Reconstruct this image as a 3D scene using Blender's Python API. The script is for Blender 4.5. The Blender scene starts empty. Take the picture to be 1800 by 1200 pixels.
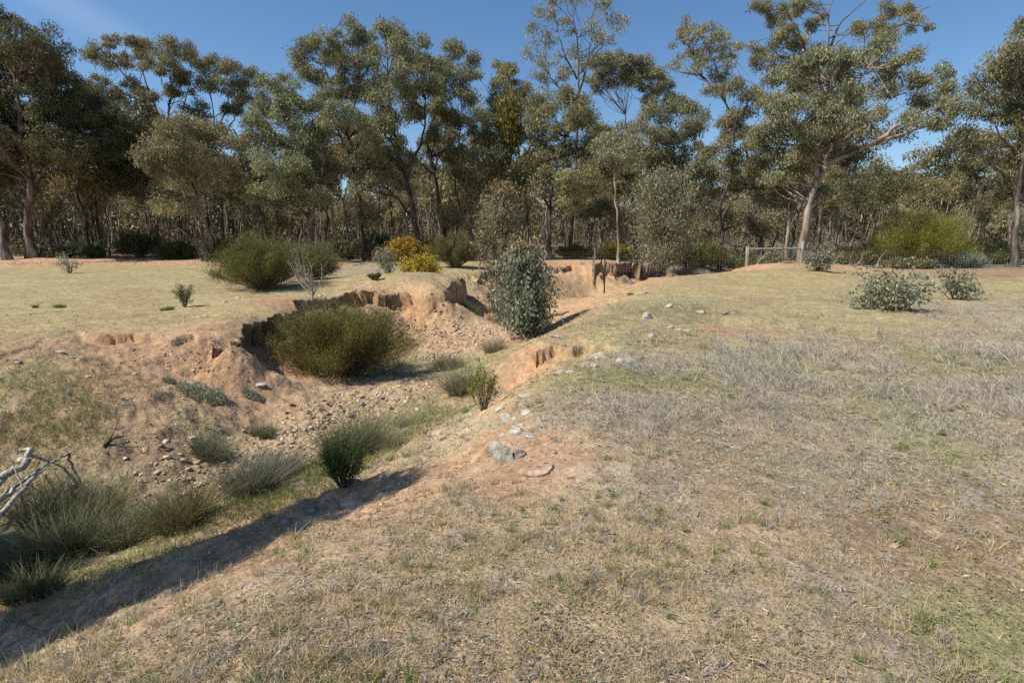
import bpy, math, random
import numpy as np
from mathutils import Vector, Matrix
R_ = np.random.default_rng(7)
random.seed(7)
rad = math.radians
sc = bpy.context.scene

# ------------------------------------------------------------------ camera, sky, sun, exposure
CAMZ, FPX = 1.7, 1000.0
PITCH = math.atan(0.175)
cam = bpy.data.objects.new('camera', bpy.data.cameras.new('camera'))
sc.collection.objects.link(cam)
cam.location = (0, 0, CAMZ)
cam.rotation_euler = (rad(90) - PITCH, 0, 0)
cam.data.sensor_width = 36
cam.data.lens = 36 * FPX / 1800
cam.data.clip_start = 0.05
cam.data.clip_end = 3000
sc.camera = cam

SUN_EL, SUN_AZ = rad(50), rad(-110)           # azimuth clockwise from +Y: the sun stands to the left, a little behind
world = bpy.data.worlds.new('World'); sc.world = world; world.use_nodes = True
nt = world.node_tree; nt.nodes.clear()
wo = nt.nodes.new('ShaderNodeOutputWorld'); bg = nt.nodes.new('ShaderNodeBackground'); sky = nt.nodes.new('ShaderNodeTexSky')
sky.sky_type = 'NISHITA'; sky.sun_disc = False
sky.sun_elevation = SUN_EL; sky.sun_rotation = SUN_AZ
sky.altitude = 200; sky.air_density = 1.0; sky.dust_density = 0.6; sky.ozone_density = 3.2
bg.inputs['Strength'].default_value = 0.11
hsv = nt.nodes.new('ShaderNodeHueSaturation'); hsv.inputs['Saturation'].default_value = 1.15; nt.links.new(sky.outputs[0], hsv.inputs['Color'])
# a faint streak of high cloud in the upper left of the sky
_c = Vector((-.80, 1.09, .42)).normalized(); _n = _c.cross(Vector((-.72, 1.08, .372)).normalized()).normalized()
gtc = nt.nodes.new('ShaderNodeTexCoord'); dt = nt.nodes.new('ShaderNodeVectorMath'); dt.operation = 'DOT_PRODUCT'; dt.inputs[1].default_value = _n
ab = nt.nodes.new('ShaderNodeMath'); ab.operation = 'ABSOLUTE'; m1 = nt.nodes.new('ShaderNodeMapRange'); m1.interpolation_type = 'SMOOTHSTEP'; m1.inputs[1].default_value = 0; m1.inputs[2].default_value = .035; m1.inputs[3].default_value = 1; m1.inputs[4].default_value = 0
ds = nt.nodes.new('ShaderNodeVectorMath'); ds.operation = 'DISTANCE'; ds.inputs[1].default_value = _c; m2 = nt.nodes.new('ShaderNodeMapRange'); m2.interpolation_type = 'SMOOTHSTEP'; m2.inputs[1].default_value = 0; m2.inputs[2].default_value = .22; m2.inputs[3].default_value = 1; m2.inputs[4].default_value = 0
ns = nt.nodes.new('ShaderNodeTexNoise'); ns.inputs['Scale'].default_value = 7; ns.inputs['Detail'].default_value = 5
k1 = nt.nodes.new('ShaderNodeMath'); k1.operation = 'MULTIPLY'; k2 = nt.nodes.new('ShaderNodeMath'); k2.operation = 'MULTIPLY'; k3 = nt.nodes.new('ShaderNodeMath'); k3.operation = 'MULTIPLY'; k3.inputs[1].default_value = .2
mxc = nt.nodes.new('ShaderNodeMixRGB'); mxc.inputs[2].default_value = (7.5, 8, 8.8, 1)
for a_, b_ in ((gtc.outputs['Generated'], dt.inputs[0]), (dt.outputs['Value'], ab.inputs[0]), (ab.outputs[0], m1.inputs[0]), (gtc.outputs['Generated'], ds.inputs[0]), (ds.outputs['Value'], m2.inputs[0]), (gtc.outputs['Generated'], ns.inputs['Vector']), (m1.outputs[0], k1.inputs[0]), (m2.outputs[0], k1.inputs[1]), (k1.outputs[0], k2.inputs[0]), (ns.outputs['Fac'], k2.inputs[1]), (k2.outputs[0], k3.inputs[0]), (k3.outputs[0], mxc.inputs[0]), (hsv.outputs[0], mxc.inputs[1]), (mxc.outputs[0], bg.inputs[0])):
    nt.links.new(a_, b_); nt.links.new(bg.outputs[0], wo.inputs[0])
sun = bpy.data.objects.new('sun', bpy.data.lights.new('sun', 'SUN'))
sc.collection.objects.link(sun)
sun.data.energy = 5.0; sun.data.angle = rad(0.53); sun.data.color = (1.0, 0.925, 0.81)
sd = np.array([math.sin(SUN_AZ) * math.cos(SUN_EL), math.cos(SUN_AZ) * math.cos(SUN_EL), math.sin(SUN_EL)])
from mathutils import Vector, Matrix
sun.rotation_euler = Vector(sd).to_track_quat('Z', 'Y').to_euler()
sc.view_settings.view_transform = 'Standard'; sc.view_settings.look = 'None'
sc.view_settings.exposure = 0.25; sc.view_settings.gamma = 1
sc.cycles.max_bounces = 5; sc.cycles.diffuse_bounces = 3; sc.cycles.glossy_bounces = 2
sc.cycles.transmission_bounces = 3; sc.cycles.transparent_max_bounces = 4
sc.cycles.use_denoising = False
sc.cycles.sample_clamp_indirect = 4

# ------------------------------------------------------------------ helpers
def ray(px, py):
    a, b = (px - 900) / FPX, (600 - py) / FPX
    s, c = math.sin(PITCH), math.cos(PITCH)
    return np.array([a, c + b * s, -s + b * c])
def at_z(px, py, z):                       # a world point seen in that direction at height z
    d = ray(px, py); t = (z - CAMZ) / d[2]
    return np.array([d[0] * t, d[1] * t, z])
def at_y(px, py, y):                       # ... at distance y
    d = ray(px, py); t = y / d[1]
    return np.array([d[0] * t, y, CAMZ + d[2] * t])
def sm(t): t = np.clip(t, 0, 1); return t * t * (3 - 2 * t)
def hash2(i, j, s):
    n = (i.astype(np.int64) * 374761393 + j.astype(np.int64) * 668265263 + s * 2246822519) & 0xffffffff
    n = ((n ^ (n >> 13)) * 1274126177) & 0xffffffff
    return ((n ^ (n >> 16)) & 0xffff) / 65535.0
def vn(x, y, s=0):
    i, j = np.floor(x), np.floor(y); fx, fy = sm(x - i), sm(y - j)
    a, b = hash2(i, j, s), hash2(i + 1, j, s); c, d = hash2(i, j + 1, s), hash2(i + 1, j + 1, s)
    return (a + (b - a) * fx) * (1 - fy) + (c + (d - c) * fx) * fy
def fbm(x, y, f=1.0, o=3, s=0):            # about -1..1
    r, a, t = 0, 1, 0
    for k in range(o):
        c, n = math.cos(k * 1.3 + s), math.sin(k * 1.3 + s)
        r = r + a * (vn((x * c - y * n) * f * 2 ** k, (x * n + y * c) * f * 2 ** k, s + k * 17) * 2 - 1); t += a; a *= .55
    return r / t * 1.4

# ------------------------------------------------------------------ materials
def new_mat(name):
    m = bpy.data.materials.new(name); m.use_nodes = True
    return m, m.node_tree, m.node_tree.nodes['Principled BSDF']
def attr_mat(name, rough=.8, spec=.3, noise=None, trans=0.0, bump=None, attr='col'):
    m, t, p = new_mat(name)
    a = t.nodes.new('ShaderNodeAttribute'); a.attribute_name = attr
    col = a.outputs['Color']
    if noise:
        for (scale, lo, hi, det) in noise:
            tc = t.nodes.new('ShaderNodeTexCoord'); n = t.nodes.new('ShaderNodeTexNoise'); n.inputs['Scale'].default_value = scale
            n.inputs['Detail'].default_value = det
            mr = t.nodes.new('ShaderNodeMapRange'); mr.inputs['From Min'].default_value = .3; mr.inputs['From Max'].default_value = .7
            mr.inputs['To Min'].default_value = lo; mr.inputs['To Max'].default_value = hi
            mx = t.nodes.new('ShaderNodeVectorMath'); mx.operation = 'SCALE'
            t.links.new(tc.outputs['Object'], n.inputs['Vector']); t.links.new(n.outputs['Fac'], mr.inputs['Value'])
            t.links.new(col, mx.inputs[0]); t.links.new(mr.outputs[0], mx.inputs['Scale']); col = mx.outputs[0]
    t.links.new(col, p.inputs['Base Color'])
    p.inputs['Roughness'].default_value = rough; p.inputs['Specular IOR Level'].default_value = spec
    if bump:
        tc = t.nodes.new('ShaderNodeTexCoord'); prev = None
        for (scale, dist, det) in bump:
            n = t.nodes.new('ShaderNodeTexNoise'); n.inputs['Scale'].default_value = scale; n.inputs['Detail'].default_value = det
            b = t.nodes.new('ShaderNodeBump'); b.inputs['Distance'].default_value = dist; b.inputs['Strength'].default_value = 1
            t.links.new(tc.outputs['Object'], n.inputs['Vector']); t.links.new(n.outputs['Fac'], b.inputs['Height'])
            if prev: t.links.new(prev.outputs[0], b.inputs['Normal'])
            prev = b
        t.links.new(prev.outputs[0], p.inputs['Normal'])
    if trans:
        tr = t.nodes.new('ShaderNodeBsdfTranslucent'); mx = t.nodes.new('ShaderNodeMixShader'); mx.inputs[0].default_value = trans
        out = t.nodes['Material Output']
        t.links.new(col, tr.inputs['Color']); t.links.new(p.outputs[0], mx.inputs[1]); t.links.new(tr.outputs[0], mx.inputs[2])
        t.links.new(mx.outputs[0], out.inputs['Surface'])
    return m
def bark_mat(name, c1, c2, c3, scale=3.0):
    m, t, p = new_mat(name)
    tc = t.nodes.new('ShaderNodeTexCoord'); mp = t.nodes.new('ShaderNodeMapping'); mp.inputs['Scale'].default_value = (scale, scale, scale * .22)
    n = t.nodes.new('ShaderNodeTexNoise'); n.inputs['Scale'].default_value = 1.6; n.inputs['Detail'].default_value = 6
    cr = t.nodes.new('ShaderNodeValToRGB'); e = cr.color_ramp.elements
    e[0].position = .34; e[0].color = (*c1, 1); e[1].position = .66; e[1].color = (*c3, 1)
    k = e.new(.5); k.color = (*c2, 1)
    b = t.nodes.new('ShaderNodeBump'); b.inputs['Distance'].default_value = .03
    t.links.new(tc.outputs['Object'], mp.inputs[0]); t.links.new(mp.outputs[0], n.inputs['Vector']); t.links.new(n.outputs['Fac'], cr.inputs[0])
    t.links.new(cr.outputs[0], p.inputs['Base Color']); t.links.new(n.outputs['Fac'], b.inputs['Height']); t.links.new(b.outputs[0], p.inputs['Normal'])
    p.inputs['Roughness'].default_value = .85; p.inputs['Specular IOR Level'].default_value = .2
    return m
M = {}
M['ground'] = attr_mat('ground_soil', .95, .1, noise=[(9, .8, 1.2, 5), (60, .72, 1.28, 4)], bump=[(25, .02, 6), (140, .004, 3)])
M['gum_leaf'] = attr_mat('gum_leaf', .55, .3, trans=.28)
M['fine_leaf'] = attr_mat('fine_leaf', .6, .3, trans=.25)
M['grass'] = attr_mat('grass_blade', .75, .2, trans=.2)
M['stone'] = attr_mat('gravel_stone', .9, .2, noise=[(30, .75, 1.2, 4)])
M['bark_dark'] = bark_mat('dark_bark', (.03, .024, .019), (.065, .053, .042), (.15, .125, .10))
M['bark_grey'] = bark_mat('grey_bark', (.06, .047, .037), (.13, .105, .085), (.32, .275, .225), 2.2)
M['bark_pale'] = bark_mat('pale_bark', (.13, .10, .07), (.28, .23, .18), (.5, .45, .38), 1.6)
M['deadwood'] = bark_mat('weathered_wood', (.18, .15, .12), (.36, .32, .27), (.55, .51, .45), 14)
M['twig'] = bark_mat('twig_bark', (.07, .05, .035), (.15, .115, .085), (.26, .22, .17), 8)
M['redstem'] = bark_mat('reddish_stem', (.10, .05, .035), (.19, .11, .07), (.26, .19, .13), 8)
M['post'] = bark_mat('weathered_post', (.15, .14, .11), (.26, .245, .205), (.37, .35, .30), 10)
M['wire'], _t, _p = new_mat('galvanised_wire'); _p.inputs['Base Color'].default_value = (.38, .38, .36, 1); _p.inputs['Metallic'].default_value = .3; _p.inputs['Roughness'].default_value = .5
M['steel'], _t, _p = new_mat('dark_steel_post'); _p.inputs['Base Color'].default_value = (.05, .045, .04, 1); _p.inputs['Roughness'].default_value = .7
def rock_mat(name, c1, c2, c3):
    m, t, p = new_mat(name)
    tc = t.nodes.new('ShaderNodeTexCoord'); n = t.nodes.new('ShaderNodeTexNoise'); n.inputs['Scale'].default_value = 9; n.inputs['Detail'].default_value = 8
    n.inputs['Roughness'].default_value = .65
    cr = t.nodes.new('ShaderNodeValToRGB'); e = cr.color_ramp.elements
    e[0].position = .36; e[0].color = (*c1, 1); e[1].position = .6; e[1].color = (*c3, 1); k = e.new(.47); k.color = (*c2, 1)
    b = t.nodes.new('ShaderNodeBump'); b.inputs['Distance'].default_value = .03
    t.links.new(tc.outputs['Object'], n.inputs['Vector']); t.links.new(n.outputs['Fac'], cr.inputs[0]); t.links.new(cr.outputs[0], p.inputs['Base Color'])
    t.links.new(n.outputs['Fac'], b.inputs['Height']); t.links.new(b.outputs[0], p.inputs['Normal']); p.inputs['Roughness'].default_value = .9
    return m
M['rock_pale'] = rock_mat('pale_lichened_rock', (.20, .17, .13), (.38, .35, .285), (.54, .525, .45))
M['rock_tan'] = rock_mat('tan_rock', (.20, .13, .08), (.38, .27, .18), (.55, .42, .31))
M['rock_dark'] = rock_mat('dark_rock', (.07, .06, .05), (.17, .14, .12), (.36, .35, .31))

# ------------------------------------------------------------------ mesh and object helpers
def mesh_np(name, V, F, mat, col=None, smooth=False):
    """V (n,3), F (m,k) one face size; col (n,3) per vertex"""
    me = bpy.data.meshes.new(name)
    V = np.ascontiguousarray(V, np.float32); F = np.ascontiguousarray(F, np.int32); k = F.shape[1]
    me.vertices.add(len(V)); me.vertices.foreach_set('co', V.ravel())
    me.loops.add(F.size); me.loops.foreach_set('vertex_index', F.ravel())
    me.polygons.add(len(F)); me.polygons.foreach_set('loop_start', np.arange(0, F.size, k, dtype=np.int32))
    me.polygons.foreach_set('loop_total', np.full(len(F), k, np.int32))
    if smooth: me.polygons.foreach_set('use_smooth', np.ones(len(F), bool))
    if col is not None:
        a = me.color_attributes.new('col', 'FLOAT_COLOR', 'POINT')
        c = np.ones((len(V), 4), np.float32); c[:, :3] = col; a.data.foreach_set('color', c.ravel())
    me.materials.append(mat); me.update(calc_edges=True)
    return me
def link(name, data, parent=None, loc=(0, 0, 0), **kw):
    o = bpy.data.objects.new(name, data); sc.collection.objects.link(o); o.location = loc
    if parent is not None: o.parent = parent
    for k, v in kw.items():
        if v is not None: o[k] = v
    return o
def thing(name, label, category, loc, group=None):
    return link(name, None, None, loc, label=label, category=category, group=group)
def unit(v): return v / np.maximum(np.linalg.norm(v, axis=-1, keepdims=True), 1e-9)
def tubes(P, r, sides=5):
    """P (N,K,3) centre lines, r (N,K) radii -> verts, quads (open tubes, tips taper)"""
    P = np.asarray(P, float); r = np.asarray(r, float); N, K, _ = P.shape
    T = np.gradient(P, axis=1); T = unit(T)
    ref = np.tile(np.array([.31, .87, .12]), (N, 1)); ref[np.abs((T[:, 0] * unit(ref)).sum(1)) > .9] = (1, 0, 0)
    A = unit(np.cross(T, ref[:, None, :])); B = np.cross(T, A)
    th = np.arange(sides) / sides * 2 * np.pi
    V = P[:, :, None, :] + r[:, :, None, None] * (np.cos(th)[None, None, :, None] * A[:, :, None, :] + np.sin(th)[None, None, :, None] * B[:, :, None, :])
    idx = np.arange(N * K * sides).reshape(N, K, sides)
    a = idx[:, :-1, :]; b = np.roll(idx, -1, 2)[:, :-1, :]; c = np.roll(idx, -1, 2)[:, 1:, :]; d = idx[:, 1:, :]
    return V.reshape(-1, 3), np.stack([a, b, c, d], -1).reshape(-1, 4)
def join(parts):
    Vs, Fs, n = [], [], 0
    for V, F in parts:
        Vs.append(V); Fs.append(F + n); n += len(V)
    return np.concatenate(Vs), np.concatenate(Fs)
def resample(pts, K):
    pts = np.asarray(pts, float); d = np.r_[0, np.cumsum(np.linalg.norm(np.diff(pts, axis=0), axis=1))]
    if len(pts) > 2:                        # Catmull-Rom for soft bends
        q = np.vstack([2 * pts[0] - pts[1], pts, 2 * pts[-1] - pts[-2]]); out = []
        for i in range(1, len(q) - 2):
            for t in np.linspace(0, 1, 6, endpoint=False):
                out.append(.5 * ((2 * q[i]) + (q[i + 1] - q[i - 1]) * t + (2 * q[i - 1] - 5 * q[i] + 4 * q[i + 1] - q[i + 2]) * t * t + (3 * q[i] - q[i - 1] - 3 * q[i + 1] + q[i + 2]) * t ** 3))
        out.append(pts[-1]); pts = np.array(out); d = np.r_[0, np.cumsum(np.linalg.norm(np.diff(pts, axis=0), axis=1))]
    s = np.linspace(0, d[-1], K)
    return np.stack([np.interp(s, d, pts[:, k]) for k in range(3)], 1)
def diamonds(C, D, L, W, col, rng=R_, cup=0.0):
    """leaf shapes: C bases, D directions, L lengths, W widths, col (n,3)"""
    n = len(C); D = unit(D); S = unit(np.cross(D, unit(rng.normal(size=(n, 3)))))
    L = np.broadcast_to(L, n)[:, None]; W = np.broadcast_to(W, n)[:, None]
    mid = C + D * L * .45
    V = np.stack([C, mid - S * W * .5, C + D * L, mid + S * W * .5], 1).reshape(-1, 3)
    F = np.arange(n * 4).reshape(n, 4)
    return V, F, np.repeat(col, 4, 0)
def blades(C, D, L, W, bend, col, K=3, tip=.12, rng=R_):
    """curved strips: K segments, bending along bend (n,3)"""
    n = len(C); D = unit(D); t = np.linspace(0, 1, K + 1)
    L = np.broadcast_to(L, n)[:, None, None]; W = np.broadcast_to(W, n)[:, None, None]
    P = C[:, None, :] + D[:, None, :] * L * t[None, :, None] + bend[:, None, :] * L * (t ** 2)[None, :, None]
    S = unit(np.cross(D, unit(rng.normal(size=(n, 3)))))[:, None, :]
    w = W * (1 - (1 - tip) * t ** 1.5)[None, :, None] * .5
    V = np.stack([P - S * w, P + S * w], 2)                      # n,K+1,2,3
    idx = np.arange(n * (K + 1) * 2).reshape(n, K + 1, 2)
    F = np.stack([idx[:, :-1, 0], idx[:, :-1, 1], idx[:, 1:, 1], idx[:, 1:, 0]], -1).reshape(-1, 4)
    return V.reshape(-1, 3), F, np.repeat(col, (K + 1) * 2, 0)

# ------------------------------------------------------------------ terrain
GULLY = [  # gully edge: direction as seen, height, height of the scarp below it
 (-500,665,0,.05),(0,628,0,.06),(60,608,0,.05),(130,582,0,.03),(215,592,0,.13),(300,600,0,.17),(350,592,0,.12),(368,594,0,.16),(392,602,0,.28),
 (415,598,0,.55),(430,574,0,.62),(490,553,0,.42),(560,533,0,.15),(622,520,0,.38),(660,521,0,.34),(700,517,0,.38),(745,521,0,.4),(780,520,0,.48),(800,509,0,.6),(820,504,0,.7),
 (806,499,0,.6),(775,496,0,.5),(756,487,0,.45),(790,485,0,.45),(815,488,0,.45),(836,492,0,.4),(845,482,0,.35),(900,474,0,.35),(960,471,0,.4),(1010,470,0,.5),(1040,472,0,.5),(1075,471,0,.6),
 (1100,469,0,.85),(1150,467,0,1.2),(1230,463,0,1.0),(1330,459,0,.6),(1450,452,0,.4),
 (1450,462,0,.2),(1330,471,0,.2),(1285,477,0,.3),(1250,486,0,.3),(1190,490,0,.35),(1130,495,0,.2),(1112,502,0,.02),(1118,511,0,.02),(1142,519,0,.32),(1120,527,0,.34),(1098,519,0,.25),
 (1085,532,0,.02),(1050,549,0,.02),(1008,574,0,.03),(968,596,0,.05),(936,607,0,.25),(955,612,0,.42),(985,611,0,.42),(1010,617,0,.34),(1045,616,0,.24),(1082,627,0,.14),
 (1040,644,0,.02),(985,656,0,.02),(930,684,0,.03),(902,722,0,.06),(880,768,0,.10),(864,800,0,.12),(868,846,0,.06),(800,884,0,.05),(700,918,0,.03),
 (600,940,0,.03),(400,1014,0,.02),(200,1114,0,.02),(60,1196,0,.02),(-150,1330,0,.02)]
GP = np.array([[*at_z(a, b, c)[:2], s] for a, b, c, s in GULLY] + [[-2.6, .2, .02], [-4.5, -3, .02], [-12, -8, .02], [-22, -6, .02], [-20, 7, .05]])
CTL = [(700,690,-1.05),(560,760,-1.1),(400,830,-1.15),(250,880,-1.17),(50,980,-1.27),(-150,1050,-1.3),
 (590,655,-1.0),(640,602,-.8),(700,582,-.8),(740,566,-.8),(780,600,-1.0),(650,562,-.58),(560,580,-.42),(860,625,-.98),(830,600,-1.05),(850,572,-1.25),
 (900,560,-1.35),(960,545,-1.4),(1000,524,-1.45),(1040,512,-1.4),(1000,550,-.85),(1050,528,-.85),(950,592,-.7),(900,606,-.9),(925,597,-.82),(1075,512,-.6),
 (1120,500,-.9),(860,655,-.75),(800,700,-.9),(900,662,-.45),(750,740,-.88),(650,790,-.95),(830,760,-.4),(850,722,-.35),
 (700,850,-.5),(605,855,-.75),(790,815,-.3),(500,900,-.75),(350,960,-.75),(150,1050,-.8),(400,890,-1.05),(200,980,-1.12),(0,1080,-1.05),(0,1150,-.75),(100,1120,-.5),
 (200,650,-.22),(200,700,-.42),(100,720,-.48),(0,700,-.34),(300,690,-.5),(400,680,-.6),(450,700,-.78),(350,750,-.82),(200,790,-.8),(50,800,-.8),(0,860,-.98),
 (-200,700,-.35),(-200,850,-.95),(480,600,-.38),(520,620,-.6),(300,640,-.3),(400,640,-.42),(450,640,-.5),(960,640,-.12),(1010,634,-.05)]
CP = [at_z(*c) for c in CTL] + [np.r_[g[:2], 0] for g in GP]
CP += [np.array(p, float) for p in [(8.5,34,-1.6),(11,33,-1.5),(13,35.5,-1.4),(9.5,30,-1.25),(11,36.5,-1.5),(8.3,37,-1.5),(16,40,-1.2),(0,.6,0),(1.5,1.5,0),(3,3,0),(2,5,.02),(5,5,0),(4,9,.03),(8,9,0),(3,12,.03),(7,14,0),(12,12,0),(18,18,0),(10,24,.05),(18,30,.05),(26,26,0),(30,40,.1),(14,42,.1),(10,46,.15),
   (-7,12.5,.02),(-10,14,.03),(-7,17,.05),(-12,22,.12),(-8,26,.1),(-18,18,.1),(-20,28,.2),(-28,36,.28),(-14,36,.22),(-5,32,.12),(-4,42,.25),(-14,50,.3),(-36,50,.35),(-50,40,.3),(0,60,.3),(-40,80,.8),(0,100,1.0),(40,80,.6),(60,50,.3),
   (80,110,2),(-120,120,2),(0,200,2.5),(160,180,7),(-200,200,4),(300,330,26),(120,400,18),(0,500,12),(-400,400,12),(600,300,20),(0,1200,20),(1000,700,30),(-1000,700,20),(12,2,0),(30,5,0),(100,10,0),(600,0,3),(3,-3,0),(0,-3,0),(-4,0,-.6),(-8,0,-1.3),
   (-14,3,-1.0),(-24,4,0),(-60,10,0),(-600,0,3),(0,-20,0),(10,-20,0),(-10,-20,0),(0,-300,2),(200,-200,2),(-200,-200,2)]]
CP = np.array(CP)
def lp(x, y):
    r = np.sqrt(x * x + y * y + .5); return np.log(r), np.arctan2(x, y)
def tpsk(r2): return .5 * r2 * np.log(r2 + 1e-12)
_u, _v = lp(CP[:, 0], CP[:, 1])
_K = tpsk((_u[:, None] - _u) ** 2 + (_v[:, None] - _v) ** 2) + np.eye(len(CP)) * 2e-4
_Pm = np.c_[np.ones(len(CP)), _u, _v]
_A = np.block([[_K, _Pm], [_Pm.T, np.zeros((3, 3))]])
_W = np.linalg.solve(_A, np.r_[CP[:, 2], 0, 0, 0])
def tps(x, y):
    u, v = lp(x, y); z = _W[-3] + _W[-2] * u + _W[-1] * v
    for k in range(len(CP)): z = z + _W[k] * tpsk((u - _u[k]) ** 2 + (v - _v[k]) ** 2)
    return z
def edge_field(x, y):
    """distance to the gully edge, inside flag, scarp height, direction towards the edge"""
    r = np.sqrt(x * x + y * y); k = np.clip(r / 12, .35, 2)
    wx = x + k * (.20 * fbm(x, y, .9 / 1, 2, 3) + .10 * fbm(x, y, 4, 4, 5)); wy = y + k * (.20 * fbm(x, y, .9, 2, 8) + .10 * fbm(x, y, 4, 4, 9))
    best = np.full(x.shape, 1e9); s = np.zeros(x.shape); sw = np.zeros(x.shape); ins = np.zeros(x.shape, bool); dx = np.zeros(x.shape); dy = np.zeros(x.shape)
    n = len(GP)
    for i in range(n):
        ax, ay, as_ = GP[i]; bx, by, bs = GP[(i + 1) % n]
        ex, ey = bx - ax, by - ay; t = np.clip(((wx - ax) * ex + (wy - ay) * ey) / (ex * ex + ey * ey + 1e-9), 0, 1)
        qx, qy = ax + t * ex - wx, ay + t * ey - wy; d = qx * qx + qy * qy; m = d < best
        best = np.where(m, d, best); q = (math.hypot(ex, ey) + .1) / (d + .03) ** 3; s += q * (as_ + (bs - as_) * t); sw += q; dx = np.where(m, qx, dx); dy = np.where(m, qy, dy)
        c = ((ay > wy) != (by > wy)) & (wx < (bx - ax) * (wy - ay) / (by - ay + 1e-12) + ax); ins ^= c
    s = s / sw; d = np.sqrt(best) + 1e-6
    return d, ins, s, dx / d, dy / d
_rp = [at_z(20, 459, .2)[:2], at_z(120, 458, .25)[:2], at_z(250, 456, .25)[:2], at_z(420, 455, .25)[:2]]
def terrain(x, y, full=False):
    shape = np.shape(x); x = np.ravel(np.asarray(x, float)); y = np.ravel(np.asarray(y, float))
    r = np.sqrt(x * x + y * y); z = tps(x, y)
    d, ins, s, ex, ey = edge_field(x, y)
    s = s * np.clip(1 + .75 * fbm(x, y, 1.3, 3, 21), 0, 1.7)
    wall = .05 + .035 * r / 10
    z = z + np.where(ins, s * (.3 * np.exp(-d / .5) - (sm(d / wall)) * 1.0 * np.exp(-d / 1.0)), s * .3 * np.exp(-d / .9))
    # the low pinkish spoil bank in front of the left fence
    db = np.full(x.shape, 1e9)
    for a, b in zip(_rp[:-1], _rp[1:]):
        e = b - a; t = np.clip(((x - a[0]) * e[0] + (y - a[1]) * e[1]) / (e @ e), 0, 1); db = np.minimum(db, np.hypot(x - a[0] - t * e[0], y - a[1] - t * e[1]))
    z = z + .32 * np.exp(-(db / 1.6) ** 2) * (.8 + .3 * fbm(x, y, .5, 2, 31))
    gin = np.where(ins, sm(d / .4), 0)
    z = z + .05 * fbm(x, y, .35, 3, 41) * sm(r / 6) + (.014 + .05 * gin) * fbm(x, y, 1.7, 3, 42)
    z = z + (.005 + .026 * gin) * fbm(x, y, 7, 3, 43) + gin * .03 * np.abs(fbm(x, y, 13, 3, 46)) * np.clip(.4 + fbm(x, y, 1.4, 2, 47), 0, 1)
    rub = gin * np.exp(-d / 1.2) * sm(s / .3)
    z = z + .05 * rub * np.abs(fbm(x, y, 9, 2, 45))
    z = z * np.where(r > 1.2, 1, sm(r / 1.2))
    if full:
        sh = np.where(ins, np.exp(-((d - wall * 1.3) / (wall * 1.1)) ** 2) * sm((s - .15) / .3) * np.clip(.75 + 1.2 * fbm(x, y, 3.6, 4, 77), 0, 1.6), 0)
        sh = np.clip(sh, 0, 1.4) * .30 * np.clip(r / 10, .6, 1.6) * (.75 + .6 * s)
        wl = np.where(ins, np.exp(-((d - wall * .8) / (wall * 1.6)) ** 2) * sm((s - .06) / .15), 0); al = x * ey - y * ex
        sh = sh + wl * (.07 * fbm(al, z * 1.6, 2.6, 3, 81) + .035 * fbm(al, z, 11, 3, 82)) * np.clip(r / 9, .6, 2)
        return z.reshape(shape), d.reshape(shape), ins.reshape(shape), s.reshape(shape), (ex * sh).reshape(shape), (ey * sh).reshape(shape)
    return z.reshape(shape)
def tz(x, y): return float(terrain(np.array([x]), np.array([y]))[0])
def place(px, py, zg=0.0):                 # where the ground is met in that direction
    z = zg
    for _ in range(12):
        p = at_z(px, py, z); z = .6 * z + .4 * tz(p[0], p[1])
    p = at_z(px, py, z); p[2] = tz(p[0], p[1]); return p

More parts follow.
